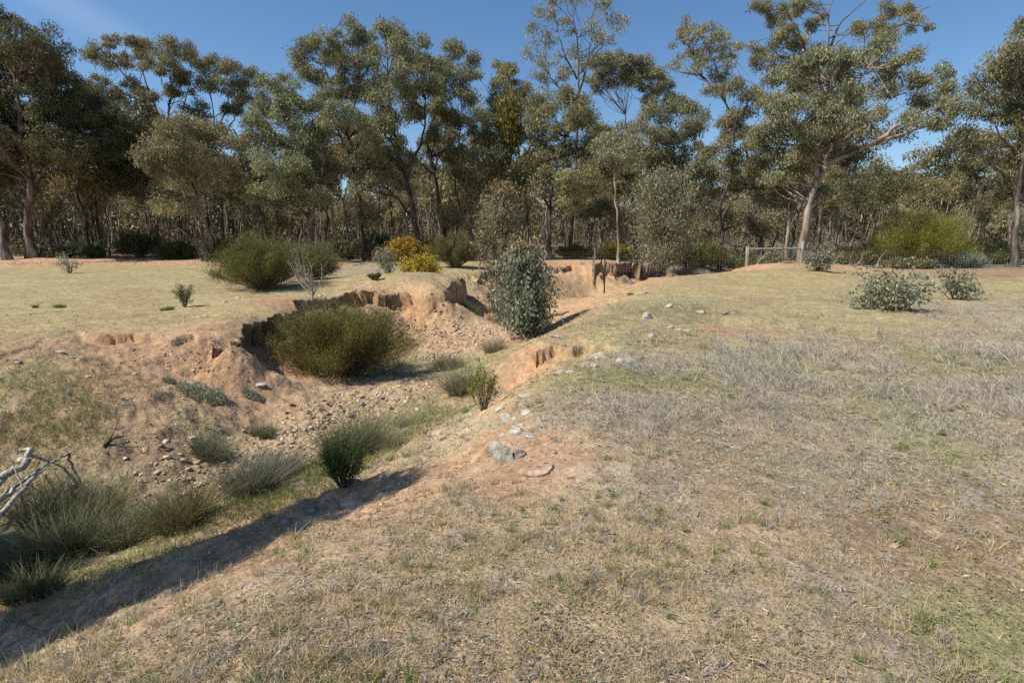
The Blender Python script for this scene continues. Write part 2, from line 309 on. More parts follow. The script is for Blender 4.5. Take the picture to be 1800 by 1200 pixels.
# ground cover zones: 0 straw, 1 pink soil, 2 green, 3 grey dead stems, 4 orange sand, 5 creek gravel, 6 woodland litter, 7 brown earth and the painted shade of the far hollow
ZN = [(1200,1150,0,8),(900,1100,0,8),(1000,950,0,8),(700,1080,0,8),(500,1130,0,8),(1150,880,0,3),(1300,1000,0,8),(1250,870,0,8),(1500,1100,0,3),(1750,1150,0,2),(1700,1000,0,7),(1780,850,0,3),(1450,850,0,3),(1600,950,0,7),(1330,1120,0,8),
 (1100,760,0,3),(1050,700,0,2),(1200,690,0,2),(1150,640,0,3),(1300,740,0,3),(1250,600,0,0),(1400,700,0,3),(1550,720,0,2),(1500,640,0,3),(1700,700,0,3),(1700,640,0,2),(1780,600,0,3),(1650,780,0,2),(1400,620,0,3),(1560,780,0,3),(1750,760,0,3),(1350,640,0,2),(980,760,0,3),
 (1100,580,0,0),(1200,530,0,0),(1350,500,0,0),(1500,490,0,0),(1350,560,0,0),(1700,540,0,3),(1480,570,0,0),(1250,500,0,0),(1600,520,0,0),(1760,500,0,0),(1180,560,0,2),(1300,478,0,4),(1500,476,0,4),(1700,480,0,7),(1040,590,0,2),(1000,600,0,0),(1300,590,0,1),
 (900,870,0,1),(800,900,0,8),(720,900,-.2,1),(780,860,-.3,1),(850,820,-.2,1),(920,820,0,1),(900,760,0,1),(960,830,0,1),(650,960,0,1),(560,980,0,8),(450,1010,-.1,1),(700,960,0,8),(300,1080,0,1),(350,1120,0,8),(150,1180,0,8),(650,860,-.6,1),(500,900,-.9,1),(350,960,-1,1),(150,1060,-1,1),(50,1120,-1,1),(200,1030,-1.1,0),
 (950,690,0,0),(900,700,-.2,4),(880,640,-.6,4),(960,640,-.2,4),(1000,610,-.1,4),(930,590,-.9,4),(1000,560,-.7,4),(1060,530,-.8,4),(1100,510,-.3,4),(960,545,-1.4,4),(1000,500,-1.4,4),(1050,485,-1,4),(1180,480,-1.4,7),(1060,600,0,0),(1280,482,-1.4,7),  # zone 7 in the far hollow under the fence paints its shade
 (850,600,-1.2,5),(780,600,-1.1,4),(720,560,-.8,4),(650,545,-.6,4),(700,590,-.8,5),(850,560,-1.3,4),(870,520,-1.3,7),(820,490,-.4,0),(780,490,-.3,0),(760,640,-1.1,0),(820,650,-1,2),(700,690,-1.3,5),(640,700,-1.3,5),(560,745,-1.35,5),(480,790,-1.4,5),(400,835,-1.4,5),(330,850,-1.4,5),(520,780,-1.35,5),(600,720,-1.3,5),
 (750,730,-1,2),(700,760,-1,2),(650,790,-1.1,8),(800,770,-.7,8),(780,740,-.9,8),(560,830,-1.1,2),(500,860,-1.2,2),(440,880,-1.2,2),(650,830,-.9,8),(300,900,-1.4,2),(120,960,-1.45,2),(0,1000,-1.5,2),
 (600,640,-1.1,7),(520,640,-.9,7),(680,650,-1.2,7),(450,640,-.6,1),(430,700,-1,1),(300,680,-.7,1),(250,640,-.4,1),(230,720,-.8,1),(350,630,-.4,4),(420,640,-.6,4),(280,620,-.2,4),(200,600,-.05,1),(80,640,-.2,7),(120,680,-.5,7),(40,720,-.6,2),(100,740,-.8,2),(150,780,-.8,7),(300,780,-.8,7),(0,760,-.9,2),(200,830,-1,7),(360,790,-1.2,2),(60,780,-1,1),(450,740,-1.2,1),(260,810,-1.2,1),(160,690,-.5,1),(0,680,-.4,7),(380,720,-1,1),(20,620,0,1),
 (100,540,0,0),(300,540,0,0),(200,500,0,0),(400,530,0,0),(50,490,0,0),(350,480,.1,0),(560,520,0,0),(480,540,0,1),(620,500,0,0),(700,505,0,0),(755,502,0,0),(800,501,0,3),(640,510,0,0),(650,480,.1,3),(740,500,.05,3),(640,455,.2,4),(700,450,.2,4),(780,462,.15,4),(850,465,.1,1),(540,500,.05,7),(100,575,0,0),(300,580,0,0),(420,560,0,0),
 (60,457,.3,4),(200,455,.3,4),(350,455,.3,4),(420,458,.3,4),(-100,460,.3,4),(-200,500,0,0),(-200,600,0,0),(2000,500,0,0),(2000,700,0,3),(2000,1000,0,7),(-300,800,-1,2),(-300,700,-.5,1)]
ZP = np.array([[*at_z(a, b, c)[:2], k] for a, b, c, k in ZN] + [[x, 41 if x > 0 else 56, 6] for x in range(-60, 61, 12)] + [[x, 80, 6] for x in range(-120, 121, 20)] + [[x, 300, 6] for x in range(-400, 401, 80)] + [[0, -3, 8], [-4, -3, 1], [4, -3, 0], [0, -30, 0], [30, 0, 0], [-30, 0, 0]])
ZC = .95 * np.array([[.345,.30,.15],[.385,.245,.15],[.215,.21,.105],[.31,.27,.195],[.45,.285,.165],[.42,.305,.19],[.19,.15,.105],[.275,.19,.12],[.375,.292,.19]])
def zones(x, y):
    x = x + .25 * np.clip(np.hypot(x, y) / 8, .3, 3) * fbm(x, y, 1.2, 3, 61); y = y + .25 * np.clip(np.hypot(x, y) / 8, .3, 3) * fbm(x, y, 1.2, 3, 62)
    u, v = lp(x, y); zu, zv = lp(ZP[:, 0], ZP[:, 1]); w = np.zeros((9, x.size)); v = v.ravel(); u = u.ravel()
    for k in range(len(ZP)):
        q = 1 / (((u - zu[k]) * .75) ** 2 + (v - zv[k]) ** 2 + 1.2e-3) ** 1.9; w[int(ZP[k, 2])] += q
    w /= w.sum(0); return w
def ground_colour(x, y, d, ins, s):
    w = zones(x, y); r = np.hypot(x, y)
    n1 = fbm(x, y, 1.3, 4, 71); n2 = fbm(x, y, 6, 4, 72); n3 = fbm(x, y, 24, 3, 73)
    # patches break the zones up
    w[0] *= np.exp(.9 * n1 + .9 * n2); w[8] *= np.exp(.9 * n1 + .9 * n2); w[1] *= np.exp(-.9 * n1 + 1.0 * n3); w[2] *= np.exp(1.6 * fbm(x, y, 2.3, 3, 74)); w[3] *= np.exp(1.2 * fbm(x, y, 3.1, 4, 75)); w[7] *= np.exp(.8 * fbm(x, y, 2, 3, 76))
    w /= w.sum(0); q = .30 * (1 - w[1]) * (1 - w[6]) * (1 - w[4]) * (1 - w[5]); g = np.clip(.5 + .9 * fbm(x, y, .9, 4, 79), 0, 1); w = w * (1 - q); w[0] += q * g * .7; w[1] += q * (1 - g) * .5; w[3] += q * g * .3; w[7] += q * (1 - g) * .5
    w /= w.sum(0); c = (w[:, :, None] * ZC[:, None, :]).sum(0)
    c *= (1 + .13 * n1 + .19 * n2 + .21 * n3)[:, None]
    m = np.clip(fbm(x, y, 11, 3, 78) - .25, 0, 1)[:, None] * np.clip(1 - r / 25, .2, 1)[:, None]; c = c * (1 - m) + m * np.array([.30, .27, .23])
    m = np.where(ins, sm(1 - d / .8) * sm((s - .1) / .2), 0)[:, None] * .85 * np.clip(1.6 - r / 24, .35, 1)[:, None]                     # fresh reddish scarp earth
    c = c * (1 - m) + m * np.array([.40, .225, .12]) * (1 - .7 * np.clip(w[7] * 1.6, 0, 1))[:, None] * (1 + .35 * n2 + .2 * n3)[:, None]  # brown-earth weight darkens the scarp: shade of the far hollow put into colour
    return np.clip(c, .02, .8)
def sheet():
    th = np.r_[np.linspace(-np.pi, -rad(75), 60, endpoint=False), np.linspace(-rad(75), -rad(50), 90, endpoint=False), np.arange(-rad(50), rad(50), .0023), np.linspace(rad(50), rad(75), 90, endpoint=False), np.linspace(rad(75), np.pi, 60, endpoint=False)]
    rr = [.35]
    while rr[-1] < 1400:
        r = rr[-1]; q = 1.02 if r < 1.5 else 1.0042 if r < 28 else 1.005 if r < 42 else 1.04; rr.append(r * q)
    rr = np.array(rr); TH, RR = np.meshgrid(th, rr); x = (RR * np.sin(TH)).ravel(); y = (RR * np.cos(TH)).ravel()
    z, d, ins, s, sx, sy = terrain(x, y, True)
    col = ground_colour(x, y, d, ins, s)
    V = np.c_[x + sx, y + sy, z]; nr, nc = TH.shape; idx = np.arange(nr * nc).reshape(nr, nc); nx = np.roll(idx, -1, 1)
    F = np.stack([idx[:-1], nx[:-1], nx[1:], idx[1:]], -1).reshape(-1, 4)[:, ::-1]
    V = np.vstack([V, [0, 0, z[:nc].mean()]]); col = np.vstack([col, col[:nc].mean(0)])
    me = mesh_np('ground', V, F, M['ground'], col, True)
    link('ground', me, kind='structure')
    cap = np.stack([np.full(nc, 0), 1 + np.arange(nc), 1 + (np.arange(nc) + 1) % nc], -1)[:, ::-1]
sheet()

# ------------------------------------------------------------------ trees
def leaf_cloud(C, rad3, n, size, rng, base, tipcol, tipamt, droop=1.15, ratio=.34, top=None, hue=.13):
    """n leaves in each clump C (k,3) with radii rad3 (k,3)"""
    k = len(C); N = k * n; c = np.repeat(C, n, 0); rd = np.repeat(rad3, n, 0)
    u = unit(rng.normal(size=(N, 3))); q = rng.random(N) ** .45
    P = c + u * q[:, None] * rd
    P *= 1.0; P += rng.normal(size=P.shape) * rd * .14
    P[:, 2] -= .45 * rd[:, 2] * (u[:, 0] ** 2 + u[:, 1] ** 2) * q
    D = rng.normal(size=(N, 3)) * .75; D[:, 2] -= droop
    L = size * (.6 + .8 * rng.random(N)); W = L * ratio * (.7 + .6 * rng.random(N))
    cv = np.repeat(1 + hue * rng.normal(size=(k, 1)), n, 0); lv = 1 + .22 * rng.normal(size=(N, 1))
    col = base[None] * LF * cv * lv
    hz = u[:, 2] * q; t = np.clip((hz - .15) * 1.3, 0, 1) * np.repeat(rng.random(k) ** 1.5, n) * 1.6 * tipamt + (rng.random(N) < .04)
    t = np.clip(t * rng.random(N) * 1.6, 0, 1)[:, None]; col = col * (1 - t) + tipcol * t * lv
    return P, D, L, W, np.clip(col, .01, .6)
LF = 1.88
G_OLIVE = np.array([.145, .127, .058]); G_GREY = np.array([.175, .162, .09]); G_DARK = np.array([.07, .073, .035]); G_TIP = np.array([.24, .15, .06]) * 1.25; G_BLUE = np.array([.17, .175, .115])  # G_DARK carries the backlit shade of the left gums in its leaf colour
def limb_curve(a, b, rng, K=6, sag=.0, wob=.08):
    d = np.linalg.norm(b - a); m = a + (b - a) * .5 + rng.normal(size=3) * d * wob + np.array([0, 0, -sag * d]); m2 = a + (b - a) * .8 + rng.normal(size=3) * d * wob * .8
    return resample([a, m, m2, b], K)
def gum_tree(name, label, base, stems, blobs, leafbase, tip=.5, bark='bark_grey', leaves=320, size=.195, clump=.66, seed=1, r0=.26, category='tree', group=None, dens=1.0, depth=3.0, cover=None, ratio=.3):
    """stems: list of world polylines; blobs: (centre, (rx, ry, rz)) crown masses"""
    rng = np.random.default_rng(seed); root = thing(name, label, category, tuple(base), group)
    B = np.asarray(base, float); parts = []; nodes = []
    for i, st in enumerate(stems):
        K = 14; c = resample(st, K); c[1:-1] += rng.normal(size=(K - 2, 3)) * .07 * clump
        rr = r0 * .68 * (1 if i == 0 else .55) if np.ndim(r0) == 0 else r0[i]
        f = np.linspace(0, 1, K); r = rr * (1 - .82 * f ** .8)
        if np.linalg.norm(st[0] - B) < 1.2: r[0] *= 1.45; r[1] *= 1.1
        parts.append(tubes(c[None], r[None], 9)); nodes += [(c[j], r[j]) for j in range(3, K)]
    NP = np.array([n[0] for n in nodes]); NR = np.array([n[1] for n in nodes])
    C, RD = [], []
    for (c, rd) in blobs:
        rd = np.array(rd); n = max(2, int(dens * 2.05 * (rd[0] * rd[2]) ** .8 * max(rd[1], .8) ** .4 / clump ** 2))
        for _ in range(n):
            u = unit(rng.normal(size=3)) * rng.random() ** .4 * .8
            C.append(c + u * rd); k = clump * (.7 + .6 * rng.random()); RD.append((k, k, k * .72))
    C = np.array(C); RD = np.array(RD)
    bt, br, tw, twr = [], [], [], []
    for c in C:
        dist = np.linalg.norm(NP - c, axis=1) + 1.1 * np.maximum(NP[:, 2] - c[2] + .5, 0); j = np.argmin(dist); j = max(0, j - rng.integers(0, 2))
        cv = limb_curve(NP[j], c, rng, 6, .05); l = np.linalg.norm(c - NP[j]); ra = min(NR[j] * .7, .025 + .018 * l)
        bt.append(cv); br.append(np.linspace(ra, .012, 6)); 
        for q in range(3):
            e = c + unit(rng.normal(size=3)) * clump * np.array([.8, .8, .5]); s0 = cv[rng.integers(3, 6)]
            tw.append(resample([s0, (s0 + e) / 2 + rng.normal(size=3) * .08, e], 4)); twr.append(np.linspace(.016, .006, 4))
    parts.append(tubes(np.array(bt), np.array(br), 5)); parts.append(tubes(np.array(tw), np.array(twr), 3))
    V, F = join(parts); link('trunk', mesh_np('trunk', V - B, F, M[bark], smooth=True), root)
    P, D, L, W, col = leaf_cloud(C, RD, leaves, size, rng, leafbase, G_TIP, tip, ratio=ratio)
    V, F, cc = diamonds(P - B, D, L, W, col, rng); link('crown', mesh_np('crown', V, F, M['gum_leaf'], cc), root)
    return root
def pxtree(name, label, Y, bx, stems, ell, leafbase, **kw):
    """a tree seen in the photo: its stems and crown masses given by direction, at its own distance Y"""
    seed = kw.get('seed', 1); rng = np.random.default_rng(seed + 500); X = at_y(bx, 430, Y)[0]; z = tz(X, Y); base = np.array([X, Y, z - .05])
    S = []
    for i, st in enumerate(stems):
        ph = rng.normal() * .8; pts = []
        for j, (px, py) in enumerate(st):
            f = j / max(1, len(st) - 1); p = at_y(px, py, Y + (ph * f * 1.6 if j else 0)); pts.append(p)
        if i == 0 or st[0][1] > 415: pts[0] = np.array([at_y(st[0][0], 430, Y)[0], Y, z - .15])
        S.append(np.array(pts))
    bl = []
    dp = kw.get('depth', 3.0)
    for (px, py, rx, ry) in ell:
        k = Y / FPX; bl.append((at_y(px, py, Y + rng.normal() * dp * .55), (rx * k * 1.2, min(dp, .8 * rx * k + .4), ry * k * 1.2)))
    return gum_tree(name, label, base, S, bl, leafbase, **kw)
HERO = [
 # label, Y, base px, stems, crown masses, leaf colour, kw
 ('dark gum at the left frame edge, with a thick grey trunk forking low', 44, 52, [[(52,455),(48,380),(52,320),(40,240),(28,150),(25,70)],[(50,340),(62,318),(85,292),(120,270)],[(52,300),(30,260),(0,225)],[(45,270),(75,210),(85,150)]],
   [(30,75,50,35),(85,75,45,25),(0,30,25,25),(30,130,65,35),(85,115,40,30),(10,190,60,40),(80,185,50,35),(40,245,70,40),(110,250,45,35),(-20,120,40,60),(-30,230,40,50),(15,300,50,25)], G_DARK, dict(tip=.25, bark='bark_grey', r0=.5)),
 ('leaning grey gum trunk rising out of the picture at the far left', 43, 8, [[(10,458),(4,410),(-6,360),(-25,290),(-50,200)]], [(-50,180,40,40),(-60,260,50,40),(-30,330,30,25),(-80,120,40,40)], G_DARK, dict(tip=.2, bark='bark_grey', r0=.42)),
 ('slim dark gum just right of the left-edge gum, crown stepping down rightward', 47, 155, [[(155,445),(148,385),(128,320),(108,265),(98,200)],[(135,340),(150,280),(150,220)]], [(120,140,45,25),(165,160,40,30),(130,190,50,35),(180,200,45,30),(140,240,50,35),(190,255,40,30)], G_DARK, dict(tip=.3, bark='bark_dark', r0=.26)),
 ('dark gum whose low crown slopes away beside the gap of sky on the left', 50, 178, [[(178,440),(170,380),(165,320),(185,270),(215,225)],[(172,350),(200,320),(235,290)]], [(215,235,45,30),(250,270,35,28),(200,285,45,30),(240,310,40,25),(170,310,35,30)], G_DARK, dict(tip=.3, bark='bark_dark', r0=.24)),
 ('tall airy gum on the left with fanned bare limbs and rounded flat-topped crown', 58, 322, [[(322,440),(312,350),(296,270),(284,215),(240,160),(200,110),(175,85)],[(284,215),(258,150),(240,85)],[(290,235),(300,170),(300,95)],[(296,255),(322,190),(338,110)],[(260,180),(215,165),(180,150)]],
   [(178,88,26,18),(215,76,34,14),(260,80,34,15),(305,82,36,14),(340,98,26,18),(195,105,26,14),(240,104,34,18),(285,112,34,18),(325,128,26,18),(172,138,22,12),(200,162,30,16),(240,152,28,16),(262,176,28,16),(310,160,26,16),(225,185,24,12)], G_OLIVE, dict(tip=.6, bark='bark_dark', r0=.3, clump=.62, dens=.7)),
 ('airy gum with a domed crown right of the tall fan-limbed one on the left', 57, 392, [[(392,438),(388,340),(378,250),(375,190),(360,135)],[(380,240),(400,180),(398,120)],[(384,270),(420,190),(440,140)]],
   [(362,118,24,16),(392,112,30,14),(425,125,26,16),(448,148,18,20),(402,145,28,16),(370,152,22,14),(430,170,24,18),(345,190,26,18),(398,190,26,16)], G_OLIVE, dict(tip=.6, bark='bark_grey', r0=.24, clump=.62, dens=.75)),
 ('round brown-tipped gum with slender pale forked stems standing by the left fence', 41, 358, [[(360,443),(352,395),(346,350),(343,300),(350,250)],[(350,395),(325,345),(300,318),(280,300)],[(353,400),(358,350),(385,325),(405,290)],[(346,350),(330,300),(315,260)],[(356,443),(335,420),(300,390),(270,350)]],
   [(330,222,50,20),(290,245,38,24),(375,240,40,26),(415,260,24,24),(270,280,28,26),(315,275,42,28),(360,285,42,26),(405,300,26,24),(285,325,36,24),(335,318,34,18),(280,362,30,18),(320,352,24,14)], np.array([.14,.125,.065]), dict(tip=1.1, bark='bark_grey', r0=.19, clump=.75)),
 ('full green gum with bushy drooping crown behind the round hillside bush', 43, 548, [[(548,438),(545,370),(538,310),(525,250),(500,190)],[(545,390),(565,320),(568,260)],[(552,438),(560,380),(590,340)],[(540,330),(500,300),(470,290)]],
   [(490,150,34,18),(470,185,38,28),(515,185,38,28),(455,230,28,28),(500,235,44,30),(548,230,34,30),(480,285,44,28),(535,285,40,28),(575,290,26,28),(465,335,30,22),(515,335,40,20),(560,340,30,18),(540,370,30,14)], np.array([.135,.16,.085]), dict(tip=.45, bark='bark_grey', r0=.26)),
 ('tall gum topping the centre-left canopy with separate rounded leaf heads', 45, 640, [[(640,430),(636,380),(625,320),(612,250),(600,170),(600,100)],[(625,300),(590,220),(560,140),(545,90)],[(612,230),(630,150),(628,70)],[(606,200),(575,130),(572,80)]],
   [(540,88,28,22),(530,115,18,16),(572,72,26,18),(618,55,30,22),(650,75,18,22),(590,100,34,22),(560,130,28,20),(625,105,34,24),(600,145,34,22),(565,170,28,22),(635,155,28,24),(605,200,32,24),(570,225,28,24),(640,215,28,24)], np.array([.135,.145,.08]), dict(tip=.55, bark='bark_dark', r0=.24)),
 ('dark leaning gum above the yellow wattles, its trunk bending left as it climbs', 44, 738, [[(738,430),(730,385),(718,330),(700,270),(688,210),(682,140),(680,70)],[(712,310),(740,250),(748,180),(745,110)],[(722,340),(675,290),(650,250)],[(700,270),(660,210)],[(730,390),(690,340),(655,320)]],
   [(680,52,22,16),(705,60,28,18),(735,82,26,18),(690,90,32,20),(755,110,22,22),(720,120,32,22),(680,135,26,24),(750,150,28,22),(700,165,34,22),(735,195,30,22),(665,185,26,22),(690,220,34,26),(645,255,34,22),(640,285,34,18),(690,270,40,24),(640,320,26,16),(680,310,24,12)], np.array([.12,.125,.065]), dict(tip=.55, bark='bark_dark', r0=.34)),
 ('forked dark gum behind the olive bush with one trunk sweeping out to the right', 49, 793, [[(790,425),(775,370),(765,310),(752,250),(770,180),(790,120)],[(795,425),(808,385),(840,345),(865,300),(875,240),(890,170)],[(765,310),(730,280),(700,250)],[(815,380),(800,330),(805,270),(812,200)]],
   [(800,88,28,16),(828,105,16,18),(785,110,30,18),(820,130,22,18),(780,145,30,20),(815,165,26,18),(770,185,28,20),(810,205,30,20),(850,205,26,18),(840,235,28,20),(795,245,30,22),(760,235,26,22),(870,250,24,20)], np.array([.12,.13,.07]), dict(tip=.5, bark='bark_dark', r0=.3)),
 ('slim gum trunk standing straight between the forked gum and olive bush', 52, 770, [[(772,428),(775,360),(780,290),(782,220)]], [(785,215,26,20),(770,255,24,20),(800,275,24,16)], G_OLIVE, dict(tip=.4, bark='bark_pale', r0=.14)),
 ('gum with small stepped crowns above the hanging mistletoe', 50, 930, [[(930,430),(925,360),(915,290),(905,220),(895,150)],[(915,290),(945,230),(955,180)],[(905,240),(870,200),(862,170)]],
   [(882,112,20,14),(900,128,22,14),(880,150,26,16),(915,158,26,16),(862,180,24,16),(895,185,28,18),(935,185,24,20),(870,215,24,18),(905,235,26,20),(945,225,22,20)], G_OLIVE, dict(tip=.5, bark='bark_grey', r0=.2)),
 ('dead-topped white trunk showing behind the tall reddish sapling', 47, 905, [[(903,438),(905,380),(906,325),(902,290),(893,262),(888,240)],[(903,300),(880,282),(868,270)]], [(915,350,20,16),(900,400,20,16)], G_OLIVE, dict(tip=.3, bark='bark_pale', r0=.2)),
 ('tallest thin gum right of centre with sparse leafy sprays against the sky', 50, 1003, [[(1002,440),(1006,380),(1012,300),(1015,220),(1018,140),(1012,60),(1002,-10)],[(1016,170),(1035,100),(1042,30),(1050,-20)],[(1015,140),(990,90),(975,30)],[(1014,190),(980,150),(950,110)],[(1018,130),(1060,80),(1085,55)]],
   [(955,22,22,14),(980,5,24,12),(1015,-5,24,12),(1050,5,24,14),(1078,25,16,18),(940,50,16,12),(965,62,20,14),(1000,45,22,14),(1040,50,22,14),(1070,60,20,12),(1100,42,10,10),(935,85,18,14),(965,100,24,14),(1005,90,22,12),(950,130,24,14),(990,128,28,14),(1030,105,20,12),(975,160,26,14)], G_GREY, dict(tip=.35, bark='bark_grey', r0=.26, clump=.6, dens=.75, leaves=120)),
 ('dark rounded gum crown behind and right of the tallest thin gum', 58, 1120, [[(1120,436),(1115,350),(1105,260),(1095,180)],[(1105,260),(1140,190),(1150,150)]],
   [(1060,105,28,14),(1095,100,34,14),(1130,108,28,16),(1150,125,22,14),(1080,130,34,16),(1120,140,34,16),(1165,150,22,14),(1050,140,26,16),(1180,165,18,12),(1150,175,28,16)], np.array([.12,.125,.07]), dict(tip=.5, bark='bark_dark', r0=.22)),
 ('broad gum behind the wire fence with ochre-topped crown right of the mistletoe', 44, 965, [[(968,432),(966,380),(970,330),(985,270),(1000,220)],[(967,370),(940,310),(930,270)],[(972,345),(1010,300),(1040,260)]],
   [(965,185,32,16),(1005,175,34,18),(940,215,26,22),(980,220,36,24),(1030,205,34,22),(950,265,34,26),(1000,265,36,26),(1045,250,28,24),(970,310,36,22),(1020,315,36,24),(1000,350,30,16)], np.array([.135,.13,.06]), dict(tip=.9, bark='bark_dark', r0=.26)),
 ('small grey-leaved gum on a straight pale trunk behind the centre of the fence', 39, 1085, [[(1088,432),(1085,380),(1082,330),(1080,290),(1083,255)],[(1082,310),(1055,275)],[(1082,310),(1105,270)]], [(1080,240,34,14),(1055,262,24,14),(1105,258,24,16),(1082,270,30,14)], G_BLUE, dict(tip=.2, bark='bark_pale', r0=.17, clump=.65)),
 ('brown-green gum mass right of the grey-leaved one, behind the fence sapling', 47, 1190, [[(1195,436),(1190,360),(1185,290),(1188,220)],[(1190,340),(1150,270),(1140,240)],[(1188,320),(1225,260)]],
   [(1150,195,30,16),(1190,190,34,16),(1225,205,22,18),(1135,230,30,20),(1175,230,36,22),(1218,235,28,24),(1120,290,30,20),(1150,270,30,22),(1200,275,34,22),(1235,290,22,20),(1120,325,26,16),(1060,360,30,20),(1040,380,20,18)], np.array([.13,.13,.075]), dict(tip=.55, bark='bark_grey', r0=.24)),
 ('leaning gum right of centre, limbs reaching left into the sky gap', 52, 1345, [[(1345,438),(1335,370),(1318,290),(1300,225),(1275,180),(1240,140),(1215,115)],[(1275,180),(1262,130),(1245,85)],[(1240,140),(1212,90),(1202,55)],[(1300,225),(1320,170),(1330,150)],[(1232,132),(1200,128),(1180,122)]],
   [(1205,38,16,14),(1198,68,20,12),(1228,55,22,16),(1250,62,22,16),(1272,72,20,14),(1235,88,26,14),(1265,95,24,14),(1298,80,12,12),(1205,95,18,10),(1185,108,14,8),(1225,115,22,12),(1262,125,24,14),(1285,112,12,12),(1250,150,20,12),(1275,160,16,10)], G_GREY, dict(tip=.6, bark='bark_grey', r0=.28, clump=.6, dens=.8, leaves=170)),
 ('low-forking gum with dark spreading limbs left of the wooden fence brace', 43, 1268, [[(1268,440),(1270,410),(1268,398),(1250,360),(1232,330),(1222,300)],[(1268,400),(1275,370),(1300,340),(1320,300)],[(1268,405),(1290,395),(1308,385)],[(1268,400),(1268,360),(1285,300),(1290,230)]],
   [(1300,150,30,16),(1330,165,20,16),(1305,205,36,16),(1275,225,26,20),(1320,235,34,20),(1250,262,32,18),(1295,265,36,18),(1215,295,28,18),(1260,300,36,20),(1305,305,34,20),(1225,335,24,14),(1335,320,26,20),(1280,335,28,12),(1220,400,26,12)], np.array([.14,.13,.07]), dict(tip=1.0, bark='bark_dark', r0=.3)),
 ('great spreading gum behind the fence brace, thick pale trunk and long right limb', 39, 1412, [[(1410,450),(1416,400),(1424,350),(1440,310),(1450,275),(1452,210),(1460,150)],[(1446,290),(1490,275),(1545,250),(1600,232),(1662,215)],[(1444,300),(1480,262),(1500,225),(1540,190),(1570,165)],[(1438,312),(1425,270),(1400,220)],[(1452,230),(1490,180),(1530,110)],[(1540,250),(1590,215),(1640,190)]],
   [(1440,95,38,14),(1400,115,30,18),(1480,95,34,16),(1370,140,26,18),(1420,140,36,20),(1470,130,36,20),(1520,90,34,16),(1560,80,28,16),(1595,100,28,16),(1545,120,30,18),(1600,135,26,14),(1640,125,28,16),(1675,150,24,14),(1390,175,34,20),(1445,180,34,22),(1500,165,32,20),(1350,185,24,18),(1430,215,40,26),(1470,205,30,22),(1385,300,32,20),(1345,300,28,18),(1400,330,22,14),(1440,330,16,12),(1350,230,30,20),(1560,160,28,16),(1620,170,26,14),(1655,185,26,12),(1375,220,32,22),(1415,225,26,20),(1530,200,26,14),(1590,200,24,10),(1630,210,30,8),(1400,265,30,18),(1365,260,28,20),(1440,270,22,12),(1690,175,16,12),(1575,238,28,8)], np.array([.14,.15,.09]), dict(tip=.6, bark='bark_pale', r0=.5, clump=.62)),
 ('pale gum trunk leaning right just left of the great spreading gum', 42, 1386, [[(1383,436),(1388,390),(1398,340),(1408,310),(1415,270)]], [(1420,255,24,16),(1395,290,26,14),(1360,345,30,16),(1375,320,28,16)], G_GREY, dict(tip=.4, bark='bark_pale', r0=.3)),
 ('high gum with bare forked limbs rising behind the great spreading gum', 55, 1440, [[(1440,440),(1445,350),(1450,250),(1455,170),(1458,90)],[(1458,95),(1455,45),(1462,5),(1475,-30)],[(1458,90),(1475,45),(1500,20),(1530,-5)],[(1452,180),(1400,110),(1360,80)],[(1430,130),(1400,50),(1370,5)],[(1456,150),(1520,90),(1555,30)],[(1530,75),(1590,40),(1640,5)]],
   [(1335,5,24,10),(1365,25,28,18),(1400,10,26,16),(1430,30,18,20),(1385,55,28,16),(1345,75,22,14),(1410,75,24,14),(1345,100,22,12),(1375,115,26,14),(1395,135,24,12),(1430,85,12,10),(1505,45,20,12),(1535,50,22,14),(1555,15,22,16),(1605,10,20,10),(1600,35,18,10),(1620,45,16,8),(1560,55,22,10)], G_OLIVE, dict(tip=.4, bark='bark_grey', r0=.32, clump=.62, dens=.8)),
 ('right-edge gum with heavy brown-green crown overhanging the fence', 36, 1790, [[(1790,455),(1788,400),(1790,340),(1800,260),(1805,160)],[(1790,335),(1765,310),(1735,285),(1712,258)],[(1795,280),(1760,240),(1740,200)],[(1790,350),(1820,300),(1850,250)]],
   [(1795,50,16,16),(1790,85,30,20),(1760,100,24,18),(1735,130,24,18),(1775,130,30,22),(1720,160,16,14),(1800,150,30,30),(1750,165,30,20),(1712,190,22,12),(1785,195,34,22),(1740,200,20,14),(1720,225,18,10),(1765,240,34,16),(1705,262,26,10),(1740,275,24,10),(1790,275,30,16),(1840,200,40,60),(1840,100,40,50)], np.array([.125,.115,.06]), dict(tip=.9, bark='bark_grey', r0=.3, clump=.65)),
 ('second pale trunk close beside the right-edge gum', 40, 1772, [[(1775,448),(1777,400),(1782,340),(1790,280)]], [(1790,300,26,14),(1810,250,24,30)], G_OLIVE, dict(tip=.5, bark='bark_pale', r0=.2)),
]
for i, (lab, Y, bx, st, el, lc, kw) in enumerate(HERO):
    lc = lc if lc is G_DARK else lc * .55 + np.array([.136, .138, .07]) * .45
    kw.pop('leaves', None) if kw.get('clump', 1) > .7 else None
    pxtree('gum_tree', lab, Y, bx, st, el, lc, seed=100 + i, **kw)

